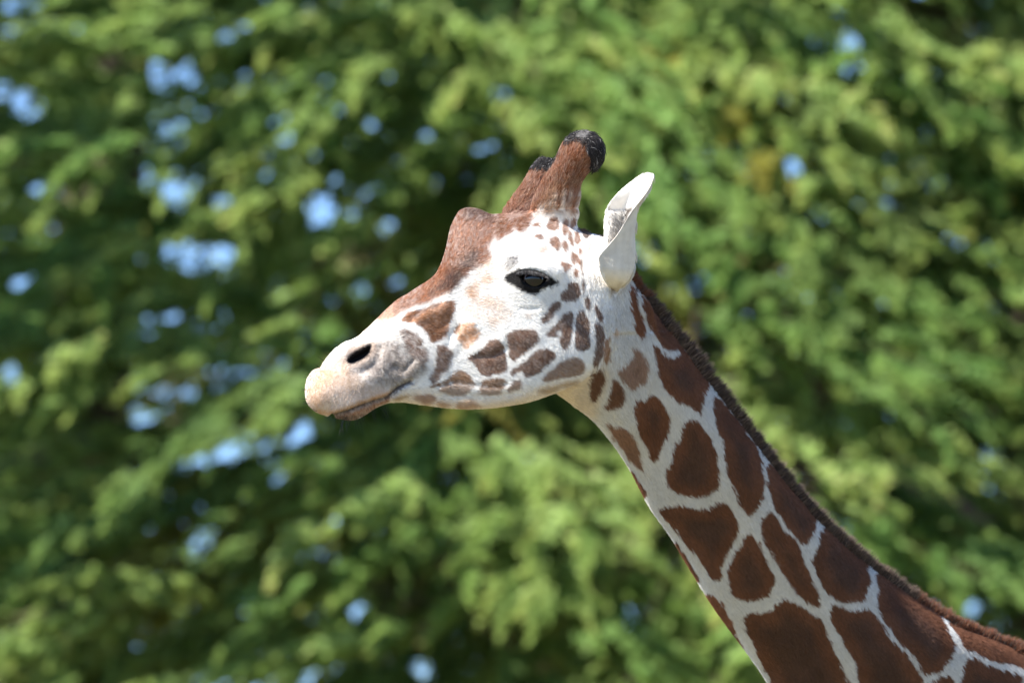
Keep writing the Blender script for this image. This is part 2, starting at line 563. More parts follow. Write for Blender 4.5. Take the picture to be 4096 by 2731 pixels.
def sculpt():
    no = get_no(body_me)
    nn = np.stack([no[:, 0], -no[:, 2], no[:, 1]], -1)   # (u, v, d)
    m = headish & (nn[:, 2] < 0.25) & (E[:, 0] < 1420)
    u, v = E[m, 0], E[m, 1]
    amt = np.zeros(len(u))

    def bump(c, a, su, sv=None, rot=0.0):
        sv = sv or su
        x, y = u - c[0], v - c[1]
        ca, sa = math.cos(rot), math.sin(rot)
        xr, yr = x * ca + y * sa, -x * sa + y * ca
        amt[:] += a * np.exp(-(xr / su) ** 2 / 2 - (yr / sv) ** 2 / 2)

    def crease(pts, a, s_):
        d = line_dist(u, v, catmull(pts, 4))
        amt[:] += a * np.exp(-(d / s_) ** 2 / 2)
    bump(EYE_C + [0, -6], 15, 46, 36)                                   # orbit
    crease(P('G', (640, 640), (800, 540), (1000, 500), (1250, 540), (1450, 620), (1650, 740)), 6, 9)   # upper lid fold
    crease(P('G', (560, 640), (700, 590), (830, 560)), -4, 5)
    crease(P('G', (900, 330), (1150, 300), (1400, 330), (1650, 420)), -3, 9)   # hollow above the brow
    bump(P('G', (500, 430))[0], 5, 13)
    crease(P('C', (840, 520), (920, 530), (1000, 522)), -2.5, 3)
    bump(P('C', (560, 640))[0], 5, 60, 26, 0.25)                        # facial crest
    bump(P('C', (250, 640))[0], -7, 26, 40)                              # hollow behind the nose patch
    crease(P('C', (230, 860), (280, 790), (330, 720), (400, 690)), 3, 11)
    crease(P('C', (215, 850), (250, 760), (290, 690)), -3.5, 7)
    crease(P('C', (455, 950), (540, 950), (620, 935), (700, 885)), -3, 5.5)
    crease(P('C', (470, 890), (560, 880), (650, 840)), 4, 12)
    crease(P('C', (720, 760), (850, 800), (960, 770)), 3, 14)
    bump(P('C', (1350, 650))[0], -7, 40, 60)                             # temple / rear cheek hollow
    bump(P('C', (1300, 980))[0], 10, 90, 50, -0.4)                       # jaw muscle
    crease(P('C', (120, 1215), (260, 1178), (420, 1202), (600, 1218), (720, 1196)), -2, 4.5)
    crease(P('C', (130, 1230), (260, 1200), (420, 1225), (600, 1240), (720, 1222)), 1, 8)
    crease(P('C', (100, 1300), (400, 1306), (650, 1300), (850, 1262)), -2.5, 6)
    crease(P('A', (1360, 268), (1250, 300), (1160, 350), (1080, 425)), -5, 4.5)
    crease(P('A', (1380, 330), (1260, 370), (1160, 440)), 5, 9)
    crease(P('A', (1180, 470), (1260, 460), (1330, 500), (1400, 470)), -3, 7)
    bump(P('A', (1320, 560))[0], -4, 20)
    # nostril wing, groove behind it, upper lip
    sdn = sdist(u, v, NOSTRIL)
    amt[:] += 4 * np.exp(-((sdn + 12) / 13) ** 2)
    crease(P('A', (640, 905), (710, 865), (745, 800), (760, 720)), -6, 9)
    bump(P('A', (1110, 880))[0], 6, 20, 15, -0.5)
    crease(P('A', (930, 880), (990, 920), (1040, 880), (1090, 830)), -4, 6)
    crease(P('A', (320, 1310), (450, 1275), (560, 1238), (700, 1190), (830, 1150)), 4, 9)
    bump(P('A', (250, 1050))[0], 5, 45, 50)
    crease(P('A', (215, 905), (300, 900), (380, 880), (430, 855)), -3, 6)
    dm = line_dist(u, v, MOUTH)
    amt[:] += -10 * np.exp(-(dm / 3.6) ** 2 / 2)
    crease(P('A', (420, 1370), (560, 1320), (700, 1260)), -3, 14)
    # wrinkles in front of the ear
    for k, x0 in enumerate((1430, 1475, 1520, 1560)):
        crease(P('B', (x0 + 30, 1010 + 10 * k), (x0, 1120), (x0 - 15, 1230), (x0 - 5, 1340), (x0 + 20, 1430)), -2.6, 3.4)
        crease(P('B', (x0 + 50, 1010 + 10 * k), (x0 + 20, 1120), (x0 + 6, 1230), (x0 + 15, 1340), (x0 + 40, 1430)), 1.8, 5)
    bump(P('B', (1340, 1180))[0], -4, 16, 40)
    earm = inside(u, v, P('B', (1600, 980), (1615, 800), (1700, 620), (1990, 420), (2060, 440), (1900, 800), (1890, 1200), (1700, 1520), (1590, 1340), (1550, 1240), (1560, 1180)))
    amt[earm] = 0
    # holes
    amt[:] += -34 * sstep(-1.0, 9.0, sdn)
    sde = sdist(u, v, EYE_OPEN)
    amt[:] += 3.0 * np.exp(-((sde + 4) / 4.0) ** 2) - 24 * sstep(-0.5, 6.0, sde)
    n_ = nn[m].copy()
    hole = np.clip(sstep(-1.0, 9.0, sdn) + sstep(-0.5, 6.0, sde), 0, 1)[:, None]
    n_ = n_ * (1 - hole) + np.array([0, 0, -1.0]) * hole
    E[m] += n_ * amt[:, None]


def neck_muscles():
    no = get_no(body_me)
    nn = np.stack([no[:, 0], -no[:, 2], no[:, 1]], -1)
    m = (E[:, 0] > 1400) & (E[:, 1] > 760) & (nn[:, 2] < .3)
    u, v = E[m, 0], E[m, 1]
    g1 = np.concatenate([P('D', (330, 480), (420, 760), (540, 1080)), P('E', (420, 60), (700, 560), (930, 1000), (1150, 1500), (1500, 2200))])
    g2 = np.concatenate([P('D', (560, 640), (760, 960)), P('E', (660, -100), (1000, 420), (1350, 950), (1800, 1500))])
    a1 = line_dist(u, v, catmull(g1, 3)); a2 = line_dist(u, v, catmull(g2, 3))
    amt = -9 * np.exp(-(a1 / 26) ** 2 / 2) + 5 * np.exp(-(a2 / 40) ** 2 / 2)
    for pts_ in (P('D', (20, 1120), (110, 1085), (210, 1100)), P('D', (60, 1150), (150, 1130), (260, 1160)), P('D', (130, 1195), (230, 1180), (330, 1220))):
        amt += -2.5 * np.exp(-(line_dist(u, v, catmull(pts_, 3)) / 5) ** 2 / 2)
    E[m] += nn[m] * (amt * sstep(0.3, -.2, nn[m, 2]))[:, None]


neck_muscles()
# depth of the near surface at the eye before it is opened
_m = headish & (np.hypot(E[:, 0] - EYE_C[0], E[:, 1] - EYE_C[1]) < 6)
eye_surf = E[_m, 2].min()
sculpt()
eye_surf -= 15

# ------------------------------------------------------------------ coat colours (a map in side elevation, 1 mm)
CX0, CY0, CX1, CY1 = 640, 240, 2760, 1960
W_, H_ = CX1 - CX0, CY1 - CY0
UU, VV = np.meshgrid(np.arange(CX0, CX1) + .5, np.arange(CY0, CY1) + .5)
WHITE = np.array([0.80, 0.77, 0.725]); CREAM = np.array([0.74, 0.61, 0.45])
BROWN = np.array([0.150, 0.052, 0.019]); DARK = np.array([0.072, 0.030, 0.016])
FACEB = np.array([0.118, 0.050, 0.024]); TAN = np.array([0.52, 0.29, 0.15]); RUST = np.array([0.215, 0.074, 0.028])
ORANGE = np.array([0.29, 0.115, 0.040]); GREY = np.array([0.34, 0.285, 0.245]); CHAR = np.array([0.035, 0.030, 0.030])
MUZ = np.array([0.47, 0.30, 0.195]); PINK = np.array([0.50, 0.32, 0.23])
coat = np.empty((H_, W_, 3)); coat[:] = WHITE
JAG = vnoise(UU / 4.2, VV / 4.2, 11) * 1.5 + vnoise(UU / 11., VV / 11., 12) * 2.2
LOW = vnoise(UU / 38., VV / 38., 13)
MID = vnoise(UU / 9., VV / 9., 14)
SPK = vnoise(UU / 3.2, VV / 5.0, 15)
fa_, fb_ = UU * .86 - VV * .5, UU * .5 + VV * .86
JAGN = vnoise(fa_ / 3.2, fb_ / 16., 16) * 4.2 + vnoise(UU / 14., VV / 14., 17) * 1.5


def paint(pts, color, soft=2.0, alpha=1.0, core=None, core_d=(10, 45), smooth=True, jag=1.0, mott=0.0, comb=False):
    if smooth: pts = catmull(pts, 3, True)
    pad = int(soft * 2 + 12)
    x0 = max(int(pts[:, 0].min()) - pad, CX0); x1 = min(int(pts[:, 0].max()) + pad, CX1)
    y0 = max(int(pts[:, 1].min()) - pad, CY0); y1 = min(int(pts[:, 1].max()) + pad, CY1)
    if x1 <= x0 or y1 <= y0: return
    sl = (slice(y0 - CY0, y1 - CY0), slice(x0 - CX0, x1 - CX0))
    sd = sdist(UU[sl], VV[sl], pts)
    e = sd + (JAGN if comb else JAG)[sl] * jag
    al = sstep(-soft, soft, e) * alpha
    if mott:
        al = al * np.clip(1 - mott * 0.5 + mott * (0.22 * MID[sl] + 0.85 * SPK[sl]), 0, 1)
    c = np.array(color)[None, None, :] * np.ones(sd.shape + (1,))
    if core is not None:
        k = sstep(core_d[0], core_d[1], sd + 10 * LOW[sl])[..., None] * 0.85
        c = c * (1 - k) + np.array(core) * k
    coat[sl] = coat[sl] * (1 - al[..., None]) + c * al[..., None]


paint(P('D', (180, 420), (330, 330), (420, 150), (600, 300), (1600, 1500), (3600, 3200), (1600, 3400), (300, 1500), (60, 1100), (200, 800)), np.array([.66, .645, .62]), 40, 1.0, smooth=False)
# soft cream under the jaw and throat
paint(P('C', (-100, 1250), (200, 1300), (600, 1290), (900, 1250), (1150, 1190), (1350, 1160), (1500, 1080), (1640, 1100), (1560, 1300), (1500, 1480), (1300, 1420), (1100, 1330), (700, 1450), (200, 1450), (-200, 1380)), CREAM, 20, 0.75)
paint(P('A', (850, 1180), (1000, 1130), (1200, 1090), (1300, 1060), (1250, 1110), (1100, 1160), (1000, 1230), (900, 1240)), CREAM, 10, 0.5)
# forehead, middle horn and bridge of the nose
paint(P('B', (-20, 1440), (60, 1330), (110, 1260), (150, 1160), (190, 1040), (210, 920), (240, 820), (300, 700), (440, 690), (560, 740), (660, 780), (760, 740), (900, 700), (1010, 740), (980, 830),
        (930, 890), (890, 950), (830, 970), (800, 930), (760, 970), (700, 1020), (650, 1040), (610, 1000), (590, 1060), (570, 1120), (590, 1180), (540, 1250), (460, 1280), (400, 1310),
        (360, 1370), (310, 1360), (280, 1440), (220, 1500), (130, 1540), (0, 1600), (-60, 1600)), RUST, 9, 0.97, mott=0.25)
paint(P('B', (560, 850), (640, 840), (780, 880), (760, 960), (690, 1010), (650, 1030), (630, 950)), RUST * .85, 8, .8, mott=.5)
paint(P('B', (800, 830), (900, 800), (950, 830), (900, 930), (840, 950), (800, 900)), RUST * .8, 8, .8, mott=.5)
paint(P('B', (330, 740), (440, 730), (560, 770), (620, 850), (560, 870), (470, 840), (380, 850), (320, 800)), CHAR * 2.2, 16, .6, mott=.3)
paint(P('B', (300, 900), (420, 870), (560, 900), (600, 990), (520, 1080), (430, 1180), (350, 1230), (290, 1180), (270, 1020)), np.array([.30, .145, .085]), 18, .5, mott=.3)
paint(P('B', (420, 1130), (460, 1180), (400, 1280), (330, 1350), (280, 1430), (200, 1480), (130, 1470), (180, 1380), (280, 1300), (340, 1220)), CHAR * 1.6, 14, .85, mott=.45)
paint(P('A', (1620, -60), (1560, 20), (1500, 100), (1400, 170), (1300, 220), (1180, 283), (1100, 308), (1010, 350), (930, 395), (860, 420), (760, 450), (720, 400), (860, 260), (1040, 140), (1250, 0), (1300, -60)), RUST, 7, .97, mott=.2)
paint(P('A', (1560, -40), (1520, 80), (1440, 140), (1330, 180), (1240, 200), (1280, 140), (1380, 60), (1420, -40)), CHAR * 1.6, 12, .8, mott=.4)
paint(P('A', (880, 300), (960, 330), (940, 400), (880, 470), (840, 560), (760, 570), (640, 590), (600, 540), (720, 420)), PINK, 18, .8, mott=.5)
# horns
paint(P('B', (640, 800), (720, 660), (900, 400), (960, 250), (1180, 250), (1220, 100), (1300, 30), (1640, 60), (1640, 300), (1480, 400), (1400, 560), (1360, 620), (1290, 600), (1220, 600), (1160, 640), (1130, 700), (1060, 720), (960, 780), (820, 800)), RUST, 6, 1, mott=.12)
paint(P('B', (940, 400), (970, 300), (1060, 240), (1200, 250), (1160, 340), (1110, 420), (1040, 400)), CHAR * 1.5, 6, .95, mott=.25)
paint(P('B', (1240, 190), (1290, 90), (1380, 30), (1560, 60), (1650, 160), (1620, 320), (1540, 390), (1470, 370), (1480, 300), (1440, 240), (1420, 170), (1340, 150), (1270, 180)), CHAR, 5, 1)
paint(P('B', (1350, 90), (1390, 58), (1440, 70), (1420, 105), (1380, 115)), np.array([.16, .15, .145]), 5, .9)
paint(P('B', (690, 790), (780, 770), (900, 720), (960, 660), (980, 680), (900, 780), (780, 830)), np.array([.62, .5, .43]), 10, .5, mott=.8)
for pp in (((1045, 690), (1100, 670), (1160, 690), (1150, 740), (1110, 780), (1050, 810), (1040, 750)), ((1175, 620), (1230, 610), (1235, 680), (1210, 740), (1175, 730)),
           ((1285, 690), (1360, 680), (1365, 740), (1345, 800), (1300, 790)), ((1250, 500), (1400, 480), (1390, 640), (1330, 620), (1270, 590))):
    paint(P('B', *pp), RUST * .9, 5, .85, mott=.4)
paint(P('B', (1120, 570), (1260, 540), (1400, 540), (1400, 700), (1340, 800), (1200, 800), (1060, 830), (1020, 760)), np.array([.46, .29, .18]), 16, .75, mott=.5)
for x0_ in (1180, 1255, 1320):
    paint(P('B', (x0_, 560), (x0_ + 45, 560), (x0_ + 30, 700), (x0_ + 5, 780), (x0_ - 15, 700)), RUST, 4, .9, mott=.25)
# spots on the crown and temple
for pp in (((1100, 840), (1150, 818), (1190, 830), (1192, 890), (1180, 940), (1120, 945), (1075, 910)),
           ((1120, 1000), (1170, 995), (1200, 1030), (1200, 1090), (1185, 1130), (1150, 1100), (1105, 1060)),
           ((1235, 1030), (1260, 1040), (1275, 1085), (1260, 1125), (1235, 1115), (1220, 1070)),
           ((1310, 1130), (1340, 1140), (1370, 1170), (1385, 1210), (1380, 1250), (1355, 1220), (1330, 1240), (1305, 1210), (1300, 1170)),
           ((1205, 1225), (1240, 1220), (1290, 1245), (1305, 1260), (1270, 1290), (1240, 1315), (1230, 1280), (1205, 1255)),
           ((1330, 1280), (1360, 1285), (1370, 1320), (1360, 1355), (1325, 1350), (1320, 1310)),
           ((1365, 1110), (1390, 1095), (1400, 1130), (1390, 1170), (1370, 1150)),
           ((1240, 840), (1280, 830), (1288, 890), (1270, 950), (1240, 985), (1222, 950), (1225, 890)),
           ((1300, 850), (1345, 810), (1355, 860), (1335, 910), (1310, 935), (1295, 900)),
           ((1275, 940), (1300, 950), (1320, 1020), (1325, 1075), (1300, 1060), (1275, 1010)),
           ((1335, 955), (1370, 950), (1390, 1000), (1390, 1050), (1360, 1065), (1330, 1020)),
           ((980, 880), (1010, 875), (1030, 900), (1020, 920), (985, 915), (950, 910)),
           ((985, 985), (1020, 980), (1045, 1000), (1030, 1035), (1000, 1025), (970, 1000))):
    paint(P('B', *pp), np.array([.22, .10, .055]), 2.2, .95, jag=.5, mott=.15)
paint(P('B', (1375, 930), (1420, 945), (1480, 970), (1450, 1020), (1410, 1000)), DARK, 3, .9)
paint(P('B', (1040, 1085), (1085, 1095), (1080, 1130), (1020, 1150), (985, 1140)), TAN, 6, .55, mott=.5)
paint(P('B', (1420, 1060), (1470, 1050), (1480, 1120), (1440, 1130)), TAN, 7, .6)
paint(P('B', (1385, 1200), (1405, 1210), (1410, 1330), (1395, 1320)), FACEB, 3, .8)
# faint tan clouds round the eye and cheek
for pp, al in ((((430, 290), (465, 300), (460, 350), (470, 400), (440, 440), (400, 440), (360, 400), (360, 350)), .75),
               (((520, 230), (570, 210), (590, 250), (560, 300), (510, 300), (500, 260)), .6),
               (((480, 440), (600, 400), (700, 450), (660, 510), (520, 500)), .35),
               (((590, 620), (630, 600), (640, 650), (600, 690), (560, 650)), .45),
               (((540, 110), (640, 100), (620, 190), (540, 160)), .35),
               (((900, 570), (950, 570), (940, 595), (905, 590)), .5),
               (((350, 480), (480, 430), (760, 520), (700, 640), (450, 620), (330, 560)), .30),
               (((430, 180), (640, 40), (690, 160), (600, 330), (480, 380)), .22)):
    paint(P('C', *pp), TAN, 10, min(1, al * 1.15), mott=.45)
paint(P('G', (230, 420), (330, 330), (480, 290), (620, 290), (670, 350), (630, 460), (560, 560), (420, 600), (280, 560)), CHAR * 2.0, 7, .85, mott=.6)
paint(P('G', (260, 560), (440, 540), (640, 560), (700, 620), (520, 690), (330, 760), (240, 680)), GREY * .6, 7, .6, mott=.5)
# cheek and jaw patches
for pp, c, so in (
        (((1300, 280), (1330, 275), (1360, 290), (1380, 330), (1382, 380), (1370, 420), (1340, 445), (1290, 450), (1240, 455), (1205, 440), (1205, 400), (1220, 370), (1250, 355), (1265, 330), (1275, 300)), FACEB, 2),
        (((1130, 475), (1160, 455), (1195, 460), (1205, 490), (1190, 530), (1150, 570), (1100, 620), (1065, 655), (1035, 635), (1045, 590), (1080, 550), (1110, 510)), FACEB, 2.4),
        (((1260, 560), (1300, 545), (1320, 570), (1318, 640), (1312, 720), (1305, 790), (1285, 850), (1250, 880), (1215, 860), (1200, 820), (1195, 785), (1150, 775), (1090, 765), (1095, 730), (1130, 690), (1180, 640), (1215, 600), (1235, 570)), FACEB, 2.4),
        (((1390, 535), (1420, 540), (1430, 580), (1460, 620), (1475, 680), (1470, 760), (1465, 850), (1440, 890), (1400, 900), (1350, 890), (1335, 850), (1340, 780), (1340, 700), (1345, 620), (1360, 560)), FACEB, 2.4),
        (((1515, 650), (1550, 645), (1590, 690), (1605, 750), (1600, 850), (1585, 940), (1560, 1010), (1525, 1045), (1500, 1010), (1510, 940), (1520, 860), (1525, 770), (1515, 700)), FACEB, 2.6),
        (((1430, 420), (1460, 415), (1480, 460), (1480, 510), (1465, 535), (1440, 510), (1420, 460)), FACEB, 2.6),
        (((1515, 490), (1540, 490), (1575, 540), (1592, 600), (1590, 645), (1560, 620), (1525, 560)), FACEB * 1.4, 3),
        (((1400, 260), (1415, 260), (1425, 330), (1415, 390), (1405, 340)), FACEB, 3),
        (((745, 730), (800, 710), (870, 705), (940, 700), (985, 705), (1000, 740), (1012, 780), (990, 830), (930, 880), (870, 930), (820, 970), (785, 985), (755, 950), (740, 880), (735, 810), (720, 770)), FACEB * 1.1, 2.4),
        (((590, 795), (630, 790), (665, 815), (695, 850), (710, 910), (725, 980), (730, 1040), (715, 1080), (670, 1100), (600, 1110), (520, 1115), (480, 1090), (450, 1030), (410, 990), (380, 965), (395, 940), (450, 915), (500, 880), (545, 830)), FACEB * 1.15, 2.4),
        (((1050, 880), (1090, 875), (1140, 900), (1180, 930), (1150, 970), (1100, 1020), (1050, 1060), (1000, 1100), (940, 1130), (880, 1135), (870, 1100), (845, 1080), (800, 1110), (765, 1125), (755, 1095), (780, 1060), (840, 1020), (900, 970), (960, 920), (1000, 890)), FACEB * 1.05, 2.4),
        (((1280, 960), (1290, 975), (1340, 950), (1390, 975), (1425, 1010), (1415, 1060), (1400, 1100), (1330, 1130), (1250, 1140), (1150, 1155), (1080, 1170), (1035, 1160), (1050, 1130), (1110, 1085), (1170, 1030), (1220, 985)), np.array([.26, .15, .09]), 4),
        (((565, 1150), (620, 1135), (680, 1140), (715, 1160), (705, 1190), (650, 1215), (560, 1215), (500, 1205), (500, 1180), (525, 1160)), np.array([.24, .125, .06]), 2.4),
        (((490, 1225), (600, 1222), (690, 1215), (670, 1260), (640, 1290), (560, 1295), (480, 1290)), np.array([.34, .235, .17]), 4),
        (((800, 1165), (850, 1155), (865, 1190), (860, 1220), (800, 1250), (745, 1270), (735, 1240), (760, 1195)), np.array([.30, .19, .13]), 3.5),
        (((260, 1090), (300, 1072), (350, 1085), (390, 1120), (420, 1160), (435, 1190), (400, 1200), (330, 1190), (280, 1175), (180, 1190), (100, 1215), (20, 1225), (60, 1210), (150, 1175), (210, 1140), (240, 1110)), np.array([.26, .135, .065]), 2.6),
        (((190, 1200), (280, 1185), (360, 1200), (420, 1210), (400, 1260), (350, 1295), (250, 1300), (170, 1275), (110, 1250)), np.array([.34, .235, .17]), 4),
        (((-30, 1290), (60, 1300), (85, 1335), (60, 1370), (-30, 1365)), np.array([.42, .27, .18]), 4),
        (((100, 1355), (200, 1360), (220, 1390), (130, 1405)), np.array([.50, .33, .21]), 5),
        (((290, 1360), (400, 1335), (470, 1370), (490, 1400), (400, 1425), (280, 1415)), np.array([.50, .33, .21]), 5),
        (((1000, 1250), (1150, 1200), (1350, 1160), (1340, 1210), (1200, 1240), (1080, 1290)), np.array([.45, .33, .21]), 8)):
    paint(P('C', *pp), c, so, .96, mott=.12, jag=.8)
paint(P('C', (1170, 735), (1215, 715), (1215, 765), (1185, 770)), WHITE, 4, .85)
paint(P('C', (1690, 700), (1725, 700), (1725, 750), (1690, 745)), TAN, 6, .5)
paint(P('C', (20, 1222), (150, 1196), (270, 1172), (420, 1196), (440, 1204), (410, 1214), (270, 1192), (150, 1214)), np.array([.20, .11, .06]), 2, .9)  # jaw crease: its shade painted as a narrow dark line
paint(P('C', (490, 1206), (600, 1212), (700, 1196), (715, 1205), (690, 1222), (600, 1228), (490, 1224)), np.array([.20, .11, .06]), 2, .9)  # rear part of the painted crease shade
# nose patches
paint(P('A', (1470, 240), (1490, 260), (1480, 330), (1460, 400), (1440, 470), (1420, 540), (1390, 590), (1340, 630), (1260, 640), (1240, 590), (1200, 530), (1150, 480), (1050, 465), (970, 450), (1000, 400), (1060, 350), (1150, 340), (1250, 300), (1350, 270)), ORANGE, 2.6, .97, mott=.12)
paint(P('A', (1360, 275), (1250, 305), (1130, 360), (1070, 430), (1100, 440), (1200, 360), (1330, 295)), CHAR * 2.5, 4, .6)  # dark strip painted along the fold, shading the crease
paint(P('A', (1240, 480), (1300, 490), (1400, 500), (1420, 540), (1390, 590), (1340, 630), (1260, 640), (1230, 570), (1190, 510)), FACEB, 6, .7)
paint(P('A', (950, 540), (1050, 530), (1120, 560), (1170, 610), (1185, 650), (1150, 690), (1220, 700), (1232, 760), (1222, 830), (1200, 900), (1150, 860), (1080, 790), (1020, 720), (1000, 640)), FACEB, 5, .92, mott=.3)
paint(P('A', (1310, 690), (1390, 670), (1430, 700), (1470, 740), (1460, 800), (1410, 900), (1340, 990), (1280, 1040), (1250, 1000), (1290, 900), (1310, 800)), FACEB * 1.1, 4, .95, mott=.2)
paint(P('A', (1540, 460), (1660, 450), (1680, 500), (1730, 560), (1700, 620), (1640, 690), (1580, 700), (1550, 650), (1500, 610), (1520, 570), (1490, 540), (1500, 500)), np.array([.50, .24, .10]), 4, .92, mott=.35)
paint(P('A', (1500, 490), (1545, 460), (1540, 520), (1500, 570), (1470, 560)), FACEB, 4, .9)
# muzzle
paint(P('A', (220, 880), (420, 700), (560, 640), (740, 640), (900, 640), (1000, 760), (1150, 900), (1050, 1010), (880, 1100), (500, 1100), (300, 1000)), np.array([.41, .325, .27]), 22, .85, mott=.3)
paint(P('A', (400, 690), (480, 645), (600, 600), (900, 560), (940, 600), (740, 640), (600, 640), (480, 690), (380, 760), (330, 770)), np.array([.66, .60, .54]), 14, .8)
paint(P('A', (740, 640), (950, 640), (1050, 760), (1190, 850), (1190, 930), (1120, 1000), (980, 1070), (880, 1090), (720, 1010), (640, 920), (720, 830)), GREY * .68, 16, .85, mott=.45)
paint(P('A', (640, 880), (760, 800), (900, 840), (840, 920), (700, 920)), CHAR * 3, 14, .7, mott=.6)  # shade in the groove behind the nostril, painted dark
paint(P('A', (920, 870), (1000, 900), (1100, 810), (1180, 800), (1190, 880), (1100, 950), (960, 960)), GREY * .6, 14, .5, mott=.6)
paint(P('A', (220, 870), (380, 840), (480, 890), (560, 1000), (640, 1060), (800, 1100), (890, 1120), (840, 1190), (700, 1235), (500, 1290), (320, 1345), (200, 1330), (80, 1250), (50, 1130), (80, 980), (170, 900)), MUZ, 16, .72, mott=.25)
paint(P('A', (230, 900), (310, 930), (300, 1050), (250, 1200), (180, 1280), (110, 1240), (100, 1060), (160, 940)), np.array([.46, .25, .12]), 22, .6, mott=.25)
paint(P('A', (480, 1000), (640, 1000), (720, 1080), (600, 1120), (480, 1090)), np.array([.34, .27, .20]), 16, .55, mott=.8)
paint(P('A', (130, 1290), (260, 1300), (420, 1270), (620, 1200), (860, 1120), (880, 1150), (700, 1230), (460, 1310), (300, 1350), (180, 1330)), np.array([.42, .21, .09]), 8, .75)
paint(P('A', (330, 1345), (440, 1322), (600, 1270), (830, 1190), (860, 1215), (640, 1350), (520, 1420), (400, 1410)), np.array([.26, .11, .05]), 5, .95, mott=.2)
for _w, _al in ((5.0, .5), (2.2, .9)):
    _n = np.stack([-np.gradient(MOUTH[:, 1]), np.gradient(MOUTH[:, 0])], -1)
    _n /= np.linalg.norm(_n, axis=1, keepdims=True)
    paint(np.concatenate([MOUTH + _n * _w, (MOUTH - _n * _w)[::-1]]), CHAR * 1.5, 2.0, _al, smooth=False, jag=.3)
paint(P('A', (330, 1355), (440, 1345), (560, 1340), (640, 1320), (560, 1410), (450, 1420), (380, 1400)), CHAR * 1.8, 8, .8, mott=.4)
paint(P('A', (880, 1145), (950, 1085), (1070, 1022), (1060, 1040), (980, 1090), (910, 1140), (880, 1165)), CHAR * 2.5, 3, .9)
paint(P('A', (920, 1165), (1050, 1135), (1040, 1170), (960, 1200), (900, 1200)), np.array([.42, .29, .17]), 5, .85)
paint(P('A', (1110, 1150), (1200, 1145), (1290, 1170), (1300, 1200), (1250, 1230), (1150, 1220), (1100, 1190)), np.array([.40, .25, .16]), 5, .85)
paint(P('A', (430, 800), (520, 690), (640, 640), (730, 640), (740, 720), (690, 810), (560, 870), (440, 870)), np.array([.34, .24, .18]), 9, .75)
paint(NOSTRIL + (NOSTRIL - NOSTRIL.mean(0)) * .10, CHAR * .6, 2, 1, jag=.2, smooth=False)
paint(EYE_BLACK, CHAR * .25, 2.4, 1, jag=.7, smooth=False)
